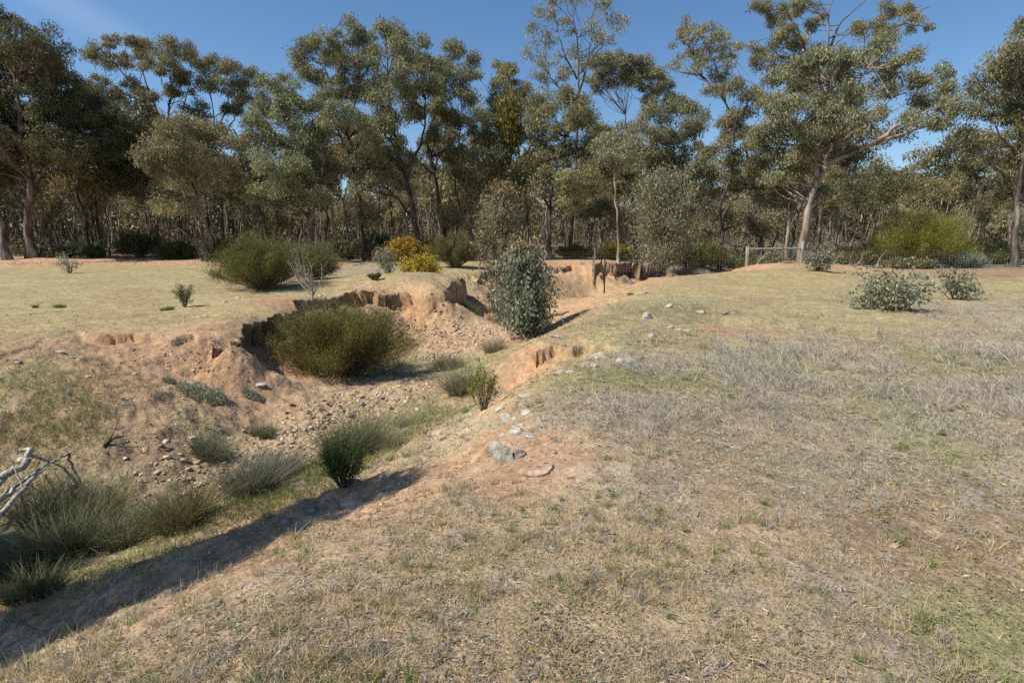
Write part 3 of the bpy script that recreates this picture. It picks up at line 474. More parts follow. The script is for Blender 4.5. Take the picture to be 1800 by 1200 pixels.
# woodland behind: a few kinds, each copied with its trunk and crown
def bush_gum(seed, h, leafbase, bark, lean, dead=False):
    rng = np.random.default_rng(seed); n = rng.integers(1, 4); S = []; bl = []
    for k in range(n):
        a = rng.random() * 6.28; l = lean * (.5 + rng.random()); top = np.array([math.cos(a) * l * h, math.sin(a) * l * h, h * (.75 + .2 * rng.random())])
        st = [np.array([.1 * k, 0, -.1]), top * np.array([.25, .25, .33]) + rng.normal(size=3) * .12, top * np.array([.6, .6, .66]) + rng.normal(size=3) * .2, top]; S.append(np.array(st))
        for q in range(2):
            s0 = st[2] * (.7 + .2 * q); e = s0 + np.array([rng.normal() * h * .12, rng.normal() * h * .12, h * .25]); S.append(np.array([s0, (s0 + e) / 2 + rng.normal(size=3) * .2, e]))
            bl.append((e, (h * .11, h * .11, h * .07)))
        bl += [(top + np.array([rng.normal() * h * .08, rng.normal() * h * .08, -h * .1 * j]), (h * .13, h * .13, h * .075)) for j in range(3)]
    return gum_tree('gum_tree', 'x', (0, 0, 0), S, bl, leafbase, tip=.4, bark=bark, leaves=150, size=.34, clump=1.0, seed=seed, r0=.2, group='gums of the woodland behind the fence', dens=.9)
protos = [bush_gum(11, 14, G_OLIVE, 'bark_grey', .12), bush_gum(12, 13, G_DARK, 'bark_grey', .2), bush_gum(13, 15, G_OLIVE, 'bark_pale', .1), bush_gum(14, 11, G_GREY, 'bark_pale', .18), bush_gum(15, 14, G_DARK, 'bark_grey', .15), bush_gum(16, 9, G_GREY, 'bark_grey', .2)]
def copy_tree(o, loc, rz, s, label):
    c = o.copy(); sc.collection.objects.link(c); c.location = loc; c.rotation_euler = (0, 0, rz); c.scale = (s, s, s); c['label'] = label
    for ch in o.children:
        d = ch.copy(); sc.collection.objects.link(d); d.parent = c
    return c
BGL = ['grey-trunked gum deep in the woodland behind the fence', 'dark-barked gum deep in the woodland behind the fence', 'tall dark-stemmed gum deep in the woodland behind the fence', 'pale-trunked gum deep in the woodland behind the fence', 'grey-stemmed dark-crowned gum deep in the woodland behind the fence', 'short grey gum deep in the woodland behind the fence']
rng = np.random.default_rng(33); cnt = 0; used = [False] * 6; spots = []
while cnt < 205:
    Y = 45.5 + 76 * rng.random() ** 1.6; X = (rng.random() * 2 - 1) * Y * 1.02
    if any((X - a) ** 2 + (Y - b) ** 2 < 9 for a, b in spots): continue
    px = 900 + X / Y * 985
    if 1120 < px < 1260 and rng.random() < .4: continue
    k = int(rng.integers(0, 6)); s = .82 + .35 * rng.random()
    if 1180 < px < 1260 or 440 < px < 520 or 1660 < px < 1740: s *= .72
    if px > 1480: s *= .9
    if Y < 52: s *= .72
    if Y < 49 and (1020 < px < 1320 or rng.random() < .4): continue
    spots.append((X, Y)); loc = (X, Y, tz(X, Y) - .1); rz = rng.random() * 6.28
    if not used[k]:
        o = protos[k]; o.location = loc; o.rotation_euler = (0, 0, rz); o.scale = (s, s, s); o['label'] = BGL[k]; used[k] = True
    else: copy_tree(protos[k], loc, rz, s, BGL[k])
    cnt += 1
LAND = [(-60, 'the left frame-edge trunks'), (110, 'the far-left olive shrub bank'), (200, 'the slim dark gums on the left'), (290, 'the two dark rounded shrubs'), (360, 'the round brown-tipped gum'), (430, 'the big rounded green shrub'), (500, 'the top of the big green shrub'), (560, 'the bare dead sapling'), (625, 'the stony rise'), (690, 'the thin grey-leafed sapling'),
 (740, 'the bright yellow wattle'), (795, 'the olive broom-like shrub'), (850, 'the gap beside the bronze sapling'), (895, 'the bronze-tinted sapling'), (945, 'the blue-green sapling'), (1000, 'the sandy gully wall'), (1050, 'the pale fence picket'), (1100, 'the undercut hollow'), (1165, 'the sapling in the hollow'), (1245, 'the wire floodgate'), (1310, 'the left post of the fence brace'), (1360, 'the middle of the fence brace'),
 (1410, 'the great spreading gum'), (1450, 'the sapling by the brace post'), (1510, 'the low logs right of the brace'), (1560, 'the left side of the domed bush'), (1612, 'the middle of the domed bush'), (1665, 'the right side of the domed bush'), (1715, 'the pale low bush on the fence'), (1780, 'the right-edge gum'), (1900, 'the right frame edge')]
ORD = ['nearest', 'second nearest', 'third nearest', 'fourth nearest', 'fifth nearest', 'sixth nearest', 'seventh nearest', 'eighth nearest', 'ninth nearest', 'tenth nearest', 'eleventh nearest', 'twelfth nearest', 'thirteenth nearest', 'fourteenth nearest', 'fifteenth nearest']
bpy.context.view_layer.update(); _bins = {}
for o in sc.objects:
    if o.get('group') == 'gums of the woodland behind the fence':
        px = 900 + o.location.x / o.location.y * 985; n = min(LAND, key=lambda q: abs(q[0] - px))[1]; _bins.setdefault((n, o['label'].split(' gum')[0]), []).append(o)
for (n, kd), L_ in _bins.items():
    L_.sort(key=lambda o: o.location.y)
    for i, o in enumerate(L_): o['label'] = kd + ' gum in the woodland beyond ' + n + ('' if len(L_) == 1 else ', ' + ORD[i])

# far woodland mass
def far_woods():
    rng = np.random.default_rng(5); n = 190000; a = rad(-58) + rad(116) * rng.random(n); r = 125 + 90 * rng.random(n) ** 1.5
    x, y = r * np.sin(a), r * np.cos(a); h = 10 + 4 * fbm(x, y, .06, 2, 3); z = terrain(x, y) + h * rng.random(n) ** .8
    D = rng.normal(size=(n, 3)); D[:, 2] -= .5; base = G_OLIVE[None] * 1.35 * (1 + .25 * rng.normal(size=(n, 1))); L = .45 + .4 * rng.random(n)
    V, F, c = diamonds(np.c_[x, y, z], D, L, L * .6, np.clip(base, .02, .4), rng)
    link('far_woodland', mesh_np('far_woodland', V, F, M['gum_leaf'], c), kind='stuff')
    k = 700; a = rad(-56) + rad(112) * rng.random(k); r = 115 + 60 * rng.random(k); x, y = r * np.sin(a), r * np.cos(a); z = terrain(x, y)
    top = np.c_[x + rng.normal(size=k) * 1.6, y, z + 7 + 3 * rng.random(k)]; P = np.stack([np.c_[x, y, z], (np.c_[x, y, z] + top) / 2 + rng.normal(size=(k, 3)) * .3, top], 1)
    V, F = tubes(P, np.tile([.2, .14, .05], (k, 1)), 5); link('far_tree_trunks', mesh_np('far_tree_trunks', V, F, M['bark_grey'], smooth=True), kind='stuff')
far_woods()
# low scrub and fallen twigs between the trunks
def understory():
    rng = np.random.default_rng(6); n = 46000; y = 44 + 70 * rng.random(n) ** 1.4; x = (rng.random(n) * 2 - 1) * y * 1.05
    m = fbm(x, y, .22, 3, 4) > -.1; x, y = x[m], y[m]; n = len(x); hh = .3 + 1.5 * np.clip(fbm(x, y, .3, 3, 9) + .3, 0, 1)
    z = terrain(x, y) + hh * rng.random(n); D = rng.normal(size=(n, 3)); D[:, 2] += .6; L = .25 + .3 * rng.random(n)
    t = np.clip(fbm(x, y, .15, 2, 12) * 1.2 + .3, 0, 1)[:, None]; col = (np.array([.14, .14, .06]) * (1 - t) + np.array([.26, .22, .16]) * t) * (1 + .2 * rng.normal(size=(n, 1)))
    V, F, c = diamonds(np.c_[x, y, z], D, L, L * .35, np.clip(col, .02, .4), rng); link('understory_scrub', mesh_np('understory_scrub', V, F, M['fine_leaf'], c), kind='stuff')
    n = 2600; y = 36 + 60 * rng.random(n) ** 1.3; x = (rng.random(n) * 2 - 1) * y * 1.0; m = ~((np.abs(x - 8) < 7) & (y < 46)) & ((x > 2) | (y > 52)) & ~((np.abs(x - 15.7) < 4) & (y < 41)); x, y = x[m], y[m]; n = len(x)
    C = np.c_[x, y, terrain(x, y) + .04]; up = rng.random(n) < .35; D = rng.normal(size=(n, 3)); D[:, 2] = np.where(up, 1.0 + .5 * rng.random(n), .06); D = unit(D)
    L = .8 + 2.2 * rng.random(n); P = C[:, None] + D[:, None] * L[:, None, None] * np.array([0, .35, .7, 1])[None, :, None]; P[:, 1:3] += rng.normal(size=(n, 2, 3)) * .1; P[:, 1:3, 2] = np.maximum(P[:, 1:3, 2], P[:, :1, 2])
    V, F = tubes(P, np.outer(.012 + .025 * rng.random(n), [1, .8, .6, .25]), 4); link('fallen_twigs', mesh_np('fallen_twigs', V, F, M['deadwood']), kind='stuff')
understory()

# ------------------------------------------------------------------ shrubs and saplings
def shrub(name, label, base, rx, ry, h, seed=1, nst=60, nleaf=16000, size=.05, ratio=.18, col=(.1, .12, .03), col2=(.15, .13, .04), mix=.5, stem='twig', open_bottom=.25, up=.8, bark_r=.02, category='shrub', group=None, clump=.16, flowers=None, lean=(0, 0), mat='fine_leaf', dome=.55):
    rng = np.random.default_rng(seed); root = thing(name, label, category, tuple(base), group)
    a = rng.random(nst) * 6.2832; q = np.sqrt(rng.random(nst)); e = np.c_[np.cos(a) * q * rx, np.sin(a) * q * ry, h * np.maximum(.10, (open_bottom * .3 + (1 - open_bottom * .3) * np.sqrt(1 - q ** 2 * (.55 + .42 * min(1, dome / .6)))) * ((.66 + .34 * rng.random(nst) ** .5) if dome > .45 else (.5 + .5 * rng.random(nst) ** .6)))]
    e[:, :2] += np.array(lean) * e[:, 2:3]; e *= (1 + .1 * rng.normal(size=(nst, 1)))
    z0 = np.c_[np.cos(a) * q * rx * .06, np.sin(a) * q * ry * .06, np.full(nst, -.03)]
    mid = z0 + (e - z0) * .5 + np.c_[np.zeros((nst, 2)), np.full(nst, h * .02)] + rng.normal(size=(nst, 3)) * h * .05
    t = np.linspace(0, 1, 6)[None, :, None]; P = z0[:, None] * (1 - t) ** 2 + 2 * mid[:, None] * t * (1 - t) + e[:, None] * t ** 2
    P[:, 1:-1] += rng.normal(size=(nst, 4, 3)) * h * .012
    parts = [tubes(P, np.outer(bark_r * (.5 + .8 * rng.random(nst)), np.linspace(1, .15, 6)), 5)]
    # side twigs
    dm = dome > .45; m = nst * (9 if dm else 5); i = rng.integers(0, nst, m); f = .35 + .6 * rng.random(m); k = f * 5; k0 = np.floor(k).astype(int).clip(0, 4); s0 = P[i, k0] + (P[i, k0 + 1] - P[i, k0]) * (k - k0)[:, None]
    dr = unit(P[i, 5] - P[i, 2] + rng.normal(size=(m, 3)) * h * .22 + np.array([0, 0, up * h * .2])); ln = h * ((.06 + .12 * rng.random(m)) if dm else (.10 + .2 * rng.random(m))) * (1.1 - f * .4); s1 = s0 + dr * ln[:, None]; s1[:, 2] = np.maximum(s1[:, 2], .03)
    Q = np.stack([s0, (s0 + s1) / 2 + rng.normal(size=(m, 3)) * h * .01, s1], 1); parts.append(tubes(Q, np.outer(np.full(m, bark_r * .3), [1, .7, .3]), 3))
    V, F = join(parts); link('stems', mesh_np('stems', V, F, M[stem], smooth=True), root)
    # leaves gather round the twig ends
    c1 = np.array(col) * 1.45; c2 = np.array(col2) * 1.45; j = rng.integers(0, m, nleaf); f = rng.random(nleaf) ** .6; C = Q[j, 0] + (Q[j, 2] - Q[j, 0]) * f[:, None] * 1.1 + rng.normal(size=(nleaf, 3)) * clump * h * (.3 if dm else .25)
    C[:, 2] = np.maximum(C[:, 2], .02)
    D = unit(Q[j, 2] - Q[j, 0]) + rng.normal(size=(nleaf, 3)) * .6 + np.array([0, 0, up]); L = size * (.6 + .8 * rng.random(nleaf)); W = L * ratio
    tw = rng.random(m)[j]; w = np.clip(mix * (tw * 1.5 - .2) + .15 * rng.normal(size=nleaf), 0, 1)[:, None]; cc = (c1 * (1 - w) + c2 * w) * (1 + .2 * rng.normal(size=(nleaf, 1)))
    V, F, vc = diamonds(C, D, L, W, np.clip(cc, .01, .7), rng); link('foliage', mesh_np('foliage', V, F, M[mat], vc), root)
    if flowers:
        n, fs, fc = flowers; j = rng.integers(0, m, n); C = Q[j, 2] + rng.normal(size=(n, 3)) * clump * h * .3; C[:, 2] = np.maximum(C[:, 2], .05); D = rng.normal(size=(n, 3))
        V, F, vc = diamonds(C, D, fs * (.6 + .8 * rng.random(n)), fs * .7, np.array(fc) * (1 + .12 * rng.normal(size=(n, 1))), rng); link('blossom', mesh_np('blossom', V, F, M['fine_leaf'], np.clip(vc, 0, .8)), root)
    return root
def scale_at(p): return p[1] / FPX          # metres per photo pixel at that place
# --- the main shrubs, each where it stands
b = place(603, 655, -1.0); k = scale_at(b)
shrub('shrub', 'large round olive-brown shrub on the gully floor with bare twiggy base', b, 143 * k, 124 * k, 124 * k, 21, 180, 95000, .055, .16, (.11, .115, .025), (.18, .13, .04), .6, open_bottom=.3, dome=.62, bark_r=.018, clump=.2)
b = place(462, 508); k = scale_at(b)
shrub('shrub', 'big rounded bright green shrub on the left flat above the gully', b, 94 * k, 82 * k, 94 * k, 22, 140, 56000, .075, .16, (.10, .11, .025), (.15, .125, .035), .5, open_bottom=.2, dome=.6, clump=.2)
b = place(556, 492); k = scale_at(b)
shrub('shrub', 'smaller grey-green shrub tucked behind the bare dead sapling', b, 46 * k, 46 * k, 64 * k, 23, 90, 22000, .075, .18, (.105, .12, .03), (.19, .15, .08), .6, open_bottom=.15, clump=.22)
b = place(738, 490, .05); k = scale_at(b)
shrub('flowering_wattle', 'bright yellow flowering wattle on the brink above the gully alcove', b, 42 * k, 38 * k, 42 * k, 24, 90, 9000, .08, .25, (.12, .13, .03), (.2, .16, .03), .6, open_bottom=.25, flowers=(4200, .075, (.74, .54, .05)), lean=(.1, 0), clump=.2)
b = np.array([*at_y(712, 460, 37.5)[:2], 0]); b[2] = tz(b[0], b[1]); k = scale_at(b)
shrub('flowering_wattle', 'dull orange-yellow wattle behind the bright yellow one', b, 36 * k, 36 * k, 45 * k, 25, 70, 8000, .12, .3, (.12, .11, .03), (.2, .15, .04), .7, flowers=(6000, .11, (.50, .31, .03)), clump=.25)
b = np.array([*at_y(752, 460, 46)[:2], 0]); b[2] = tz(b[0], b[1]); k = scale_at(b)
shrub('flowering_wattle', 'farther yellow wattle peeping over between two gum trunks', b, 38 * k, 36 * k, 34 * k, 26, 60, 8000, .13, .3, (.12, .12, .03), (.2, .16, .03), .7, flowers=(6000, .12, (.55, .40, .02)), clump=.25)
b = place(800, 471, .1); k = scale_at(b)
shrub('shrub', 'olive broom-like shrub fanning upward right of the yellow wattles', b, 42 * k, 36 * k, 56 * k, 27, 110, 26000, .13, .12, (.105, .105, .03), (.15, .13, .06), .5, up=1.6, open_bottom=.4, clump=.16, dome=.35)
b = np.array([*at_y(1612, 460, 37)[:2], 0]); b[2] = tz(b[0], b[1]); k = scale_at(b)
shrub('shrub', 'big domed yellow-green shrub just beyond the right part of the fence', b, 74 * k, 66 * k, 98 * k, 28, 130, 52000, .13, .16, (.135, .135, .025), (.185, .165, .035), .5, open_bottom=.35, dome=.5, clump=.22)
# --- leafy eucalypt saplings
def sapling(label, b, rx, ry, h, seed, nleaf, size, col, col2, mix, **kw):
    kk = dict(ratio=.42, stem='redstem', open_bottom=.1, up=-.9, bark_r=.016, category='sapling', clump=.3, mat='gum_leaf', dome=.3); kk.update(kw)
    return shrub('eucalypt_sapling', label, b, rx, ry, h, seed, kw.pop('nst', 60) if 'nst' in kw else 60, nleaf, size, col=col, col2=col2, mix=mix, **{a: c for a, c in kk.items() if a != 'nst'})
def column_sapling(label, b, prof, h, seed, nleaf, size, col, col2, mix, tipcol=None, nst=70, lean=0.0, fmin=.03):
    """upright sapling: one leader with side branches; prof gives the half width at heights 0..1"""
    rng = np.random.default_rng(seed); root = thing('eucalypt_sapling', label, 'sapling', tuple(b))
    ld = np.array([[0, 0, -.05], [.02 * h, 0, h * .3], [lean * h * .5 - .01 * h, .01 * h, h * .65], [lean * h, 0, h * .98]]); L0 = resample(ld, 16)
    parts = [tubes(L0[None], np.linspace(.018 * h ** .7, .004, 16)[None], 7)]
    f = fmin + (.98 - fmin) * rng.random(nst); i = (f * 15).astype(int); s0 = L0[i]; a = rng.random(nst) * 6.2832; w = np.interp(f, np.linspace(0, 1, len(prof)), prof) * (.55 + .5 * rng.random(nst))
    e = s0 + np.c_[np.cos(a) * w, np.sin(a) * w, w * (.25 + .5 * rng.random(nst))]; P = np.stack([s0, s0 * .6 + e * .4 + np.array([0, 0, .03]) * h, e], 1)
    parts.append(tubes(P, np.outer(np.full(nst, .006 * h ** .6), [1, .7, .3]), 4)); V, F = join(parts); link('stems', mesh_np('stems', V, F, M['redstem'], smooth=True), root)
    j = rng.integers(0, nst, nleaf); t = rng.random(nleaf) ** .7; C = P[j, 0] + (P[j, 2] - P[j, 0]) * t[:, None] + rng.normal(size=(nleaf, 3)) * w.mean() * .16 * np.array([1, 1, 1.1]); C[:, 2] = np.maximum(C[:, 2], .08 * (1 + rng.random(nleaf)))
    D = rng.normal(size=(nleaf, 3)) * .6; D[:, 2] -= .9; L = size * (.6 + .7 * rng.random(nleaf)); u = np.clip(mix * rng.random(nst)[j] * 1.6 + .1 * rng.normal(size=nleaf), 0, 1)[:, None]
    cc = np.array(col) * (1 - u) + np.array(col2) * u
    if tipcol is not None:
        q = (np.clip((C[:, 2] / h - .82) * 5, 0, 1) * rng.random(nleaf))[:, None]; cc = cc * (1 - q) + np.array(tipcol) * q
    V, F, vc = diamonds(C, D, L, L * .36, np.clip(cc * (1 + .2 * rng.normal(size=(nleaf, 1))), .02, .6), rng); link('foliage', mesh_np('foliage', V, F, M['gum_leaf'], vc), root)
    return root
b = place(922, 594, -.9); k = scale_at(b); W = 62 * k
column_sapling('dense blue-green eucalypt sapling on the gully bank, centre', b, [W * .75, W, W * 1.0, W * .85, W * .7, W * .3], 168 * k, 41, 10500, .12, (.29, .315, .215), (.17, .19, .115), .6, tipcol=(.40, .27, .10), nst=170)
b = place(885, 560, -1.35); k = scale_at(b); W = 54 * k
column_sapling('taller bronze-tinted eucalypt sapling behind the blue-green one', b, [W * .5, W * .9, W * 1.0, W * .95, W * .75, W * .35], 240 * k, 42, 11000, .13, (.21, .235, .14), (.24, .18, .10), .6, tipcol=(.40, .23, .08), nst=190)
b = place(1162, 489, 0); b = np.array([*at_y(1165, 480, 35)[:2], 0.]); b[2] = tz(b[0], b[1]); k = scale_at(b); W = 70 * k
column_sapling('tall leafy sapling growing out of the hollow through the mesh fence', b, [W * .06, W * .22, W * .8, W * 1.05, W * .95, W * .8, W * .4], (492 - 285) * k, 43, 17000, .17, (.27, .29, .18), (.25, .20, .12), .5, nst=190, fmin=.27)
b = place(1562, 545); k = scale_at(b)
sapling('low spreading round-leafed sapling in the right-hand grass', b, 66 * k, 60 * k, 84 * k, 44, 2300, .085, (.20, .21, .14), (.14, .15, .09), .7, ratio=.62, nst=34, dome=.55)
b = place(1678, 526); k = scale_at(b)
sapling('sparser round-leafed sapling behind and right of the low spreading one', b, 44 * k, 40 * k, 56 * k, 45, 1100, .085, (.20, .21, .14), (.14, .15, .09), .7, ratio=.62, nst=24, dome=.4)
b = place(1436, 476); k = scale_at(b)
sapling('grey-green sapling at the right-hand post of the fence brace', b, 28 * k, 26 * k, 46 * k, 46, 1700, .13, (.17, .20, .15), (.18, .13, .08), .7, nst=26, dome=.4)
b = place(683, 488, .05); k = scale_at(b)
sapling('thin upright grey-leafed sapling left of the yellow wattle', b, 17 * k, 16 * k, 58 * k, 47, 1000, .10, (.17, .20, .14), (.14, .14, .09), .6, nst=16, dome=.2)
b = place(123, 480, .1); k = scale_at(b)
sapling('small pale silvery sapling on the far left flat', b, 14 * k, 13 * k, 34 * k, 48, 340, .10, (.26, .28, .22), (.16, .17, .12), .6, nst=12)
b = place(325, 540); k = scale_at(b)
shrub('shrub', 'small wispy shrub standing alone on the left flat', b, 15 * k, 14 * k, 42 * k, 49, 22, 1500, .05, .25, (.12, .14, .05), (.19, .15, .08), .7, open_bottom=.3, up=.6, bark_r=.008, dome=.1)
b = place(850, 722, -.35); k = scale_at(b)
shrub('shrub', 'upright twiggy yellow-green shrub above the white stones', b, 32 * k, 28 * k, 92 * k, 50, 24, 1300, .034, .3, (.17, .20, .04), (.21, .19, .06), .6, open_bottom=.35, up=.9, bark_r=.007, clump=.06, dome=.15)
b = place(603, 858, -.92); k = scale_at(b)
shrub('shrub', 'little dark green shrub at the shadow edge, lower middle', b, 42 * k, 38 * k, 105 * k, 51, 46, 6500, .022, .4, (.05, .085, .018), (.08, .10, .025), .5, open_bottom=.3, up=.8, bark_r=.006, clump=.10, dome=.15)
b = place(490, 500 - 38, .1); k = scale_at(b)
b = place(660, 492, .05); k = scale_at(b)
shrub('shrub', 'low dark green cushion shrub on the stony rise left of the thin sapling', b, 14 * k, 13 * k, 14 * k, 52, 24, 2200, .05, .3, (.07, .10, .025), (.1, .11, .03), .5, open_bottom=.1)
for j, (px, Y, wpx, hpx, c, lab) in enumerate([(245, 47, 42, 48, (.045, .05, .018), 'dark rounded shrub behind the left fence'), (310, 46, 40, 32, (.06, .065, .02), 'low broad dark shrub behind the left fence, beside the brown-tipped gum'), (165, 46, 14, 18, (.05, .07, .02), 'little dark shrub at the foot of a slim dark gum on the left'),
      (95, 50, 60, 20, (.12, .115, .035), 'wide olive shrub bank behind the fence at the far left'), (395, 48, 26, 30, (.12, .11, .02), 'yellowish shrub behind the brown-tipped gum'), (455, 52, 30, 22, (.09, .10, .04), 'grey-green scrub bush just left of the hilltop green shrub'),
      (620, 48, 46, 26, (.14, .12, .03), 'ochre-green bush between gum trunks above the stony rise'), (850, 50, 30, 34, (.13, .115, .02), 'mustard shrub between the olive shrub and bronze sapling'), (1075, 46, 36, 30, (.16, .13, .02), 'yellow-flecked bush behind the centre fence post'),
      (1010, 48, 36, 26, (.12, .115, .03), 'olive bush at the pale trunk foot behind the fence'), (1230, 42, 58, 44, (.075, .075, .022), 'dark olive bush behind the hanging floodgate'), (1340, 42, 50, 36, (.10, .095, .03), 'olive brush seen through the wooden fence brace'),
      (1480, 40, 52, 40, (.11, .10, .03), 'brownish-olive bush right of the fence brace, beyond the wire'), (1540, 44, 30, 40, (.10, .10, .03), 'olive bush tucked left of the big yellow-green dome'), (1715, 41, 50, 46, (.10, .095, .035), 'olive bush right of the big yellow-green dome'), (1760, 42, 34, 40, (.06, .07, .03), 'dark bush beneath the right-edge gum'),
      (1700, 36, 26, 26, (.17, .2, .15), 'pale grey-leafed low bush at the fence near the right edge'), (665, 62, 30, 34, (.06, .10, .03), 'green bush deeper in the trees above the bare sapling'), (1640, 48, 60, 40, (.11, .10, .04), 'grey-brown brush behind the big yellow-green dome'),
      (1455, 38.5, 30, 30, (.10, .10, .035), 'olive brush right behind the sapling at the brace post'), (1512, 38, 34, 34, (.115, .105, .04), 'brownish brush between the long grey log and the domed bush'), (1690, 38, 36, 34, (.10, .10, .035), 'olive brush skirting the right foot of the domed bush'), (1748, 38.5, 40, 34, (.09, .095, .035), 'olive brush between the domed bush and the right-edge gum'), (1362, 39, 44, 26, (.105, .10, .035), 'low olive brush just behind the fence brace rail'), (1600, 35.6, 50, 16, (.12, .11, .05), 'low dry brush under the domed bush along the wire')]):
    X = at_y(px, 440, Y)[0]; kk = Y / FPX
    shrub('shrub', lab, (X, Y, tz(X, Y) - .05), wpx * kk, wpx * kk * .8, hpx * kk, 200 + j, 60, 9000, .20, .22, c, tuple(np.array(c) * 1.5), .6, open_bottom=.15, clump=.28)

# ------------------------------------------------------------------ mistletoe hanging in a gum
def mistletoe():
    rng = np.random.default_rng(77); c = at_y(896, 218, 46.5); root = thing('mistletoe', 'hanging yellow-green mistletoe clump drooping among the gum crowns', 'mistletoe', tuple(c))
    n = 5200; u = rng.normal(size=(n, 3)) * np.array([.42, .4, .95]); D = rng.normal(size=(n, 3)) * .25; D[:, 2] -= 1; L = .28 + .2 * rng.random(n)
    V, F, vc = diamonds(u, D, L, L * .25, np.clip(np.array([.17, .15, .03]) * (1 + .25 * rng.normal(size=(n, 1))), .02, .5), rng); link('foliage', mesh_np('foliage', V, F, M['fine_leaf'], vc), root)
    k = 40; P = np.stack([np.zeros((k, 3)) + [0, 0, 1.2], rng.normal(size=(k, 3)) * [.25, .25, .2], rng.normal(size=(k, 3)) * [.4, .4, .3] - [0, 0, .9]], 1); V, F = tubes(P, np.outer(np.full(k, .015), [1, .7, .3]), 4); link('stems', mesh_np('stems', V, F, M['twig']), root)
mistletoe()

# ------------------------------------------------------------------ dead wood
def dead_sapling(label, b, h, spread, seed, n=9, r=.03, mat='deadwood'):
    rng = np.random.default_rng(seed); parts = []; P0 = resample([np.array([0, 0, -.05]), np.array([.02, 0, h * .25]), np.array([.0, 0, h * .45])], 6); parts.append(tubes(P0[None], np.linspace(r, r * .6, 6)[None], 7))
    for _ in range(n):
        a = rng.random() * 6.28; s0 = P0[rng.integers(1, 6)]; e = np.array([math.cos(a) * spread * (.3 + .8 * rng.random()), math.sin(a) * spread * .7, h * (.6 + .4 * rng.random())]); c = resample([s0, s0 * .5 + e * .5 + np.array([math.cos(a), math.sin(a), 0]) * spread * .15 + rng.normal(size=3) * .04, e], 8)
        parts.append(tubes(c[None], np.linspace(r * .55, .004, 8)[None], 5))
        for _ in range(7):
            s1 = c[rng.integers(2, 8)]; e1 = s1 + unit(rng.normal(size=3) + np.array([0, 0, .9])) * h * (.08 + .16 * rng.random()); c1 = resample([s1, (s1 + e1) / 2 + rng.normal(size=3) * .02, e1], 4); parts.append(tubes(c1[None], np.linspace(.006, .002, 4)[None], 3))
    V, F = join(parts); o = link('dead_sapling', mesh_np('dead_sapling', V, F, M[mat], smooth=True), None, tuple(b), label=label, category='dead sapling')
b = place(549, 530); k = scale_at(b); dead_sapling('bare grey dead sapling in front of the two left bushes', b, 95 * k, 42 * k, 5, 12, .042)
b = np.array([*at_y(1062, 500, 30)[:2], -.8]); b[2] = tz(b[0], b[1]); dead_sapling('thin dark dead sapling standing in the sandy gully by the fence', b, 3.9, .35, 6, 5, .045, 'bark_dark')
b = np.array([*at_y(1052, 500, 29.5)[:2], -.8]); b[2] = tz(b[0], b[1])
def bough(label, pts, r, seed, name='dead_branch', mat='deadwood', side=4):
    rng = np.random.default_rng(seed); pts = np.array(pts, float); o0 = pts[0].copy(); c = resample(pts - o0, 20); c[1:-1] += rng.normal(size=(18, 3)) * r * .35; parts = [tubes(c[None], (r * np.linspace(1, .3, 20) * (1 + .15 * rng.normal(size=20)))[None], 8)]
    for _ in range(side):
        i = rng.integers(4, 17); e = c[i] + unit(unit(c[i] - c[i - 3]) + rng.normal(size=3) * .6 + np.array([0, 0, .4])) * r * (6 + 12 * rng.random()); q = resample([c[i], (c[i] + e) / 2 + rng.normal(size=3) * r * .6, e], 6); parts.append(tubes(q[None], np.linspace(r * .35, r * .08, 6)[None], 5))
    V, F = join(parts); return link(name, mesh_np(name, V, F, M[mat], smooth=True), None, tuple(o0), label=label, category='dead branch')
def gp(px, py, z, dz=0.0): p = place(px, py, z); p[2] += dz; return p
A = gp(-60, 900, -1.4, .05)
def pt(px, py, zz): return at_z(px, py, zz)
bough('thick bleached dead limb curving down at the left edge', [pt(-80, 915, -0.83), pt(-10, 855, -0.68), pt(22, 830, -0.58), pt(40, 812, -0.53), pt(52, 792, -0.49), pt(36, 790, -0.51)], .062, 1, side=2)
bough('long thin bleached dead branch sloping from the left edge to bare soil', [pt(-60, 960, -0.83), pt(0, 905, -0.78), pt(40, 860, -0.68), pt(80, 820, -0.68), pt(112, 802, -0.78), pt(146, 786, -0.88)], .03, 2, side=3)
bough('middle bleached dead branch lying between the other two at the left edge', [pt(-60, 930, -0.93), pt(0, 878, -0.83), pt(40, 848, -0.78), pt(70, 825, -0.83)], .032, 3, side=2)
bough('slender grey dead branch under the long one at the left edge', [pt(-40, 905, -0.98), pt(10, 868, -0.93), pt(50, 852, -0.93), pt(85, 842, -0.98)], .02, 4, side=2)
p0 = gp(1365, 522, 0, .03); p1 = gp(1405, 517, 0, .04)
p0 = gp(1270, 554, 0, .02); p1 = gp(1302, 549, 0, .03); bough('short pale stick lying alone on the right-hand grass', [p0, (p0 + p1) / 2 + [0, 0, .04], p1], .022, 5, side=2)
p0 = gp(182, 786, -1.1, .02); p1 = gp(218, 773, -1.1, .05); bough('short dark stick on the reddish soil above the rushes', [p0, (p0 + p1) / 2 + [0, 0, .03], p1], .025, 6, mat='bark_dark', side=2)
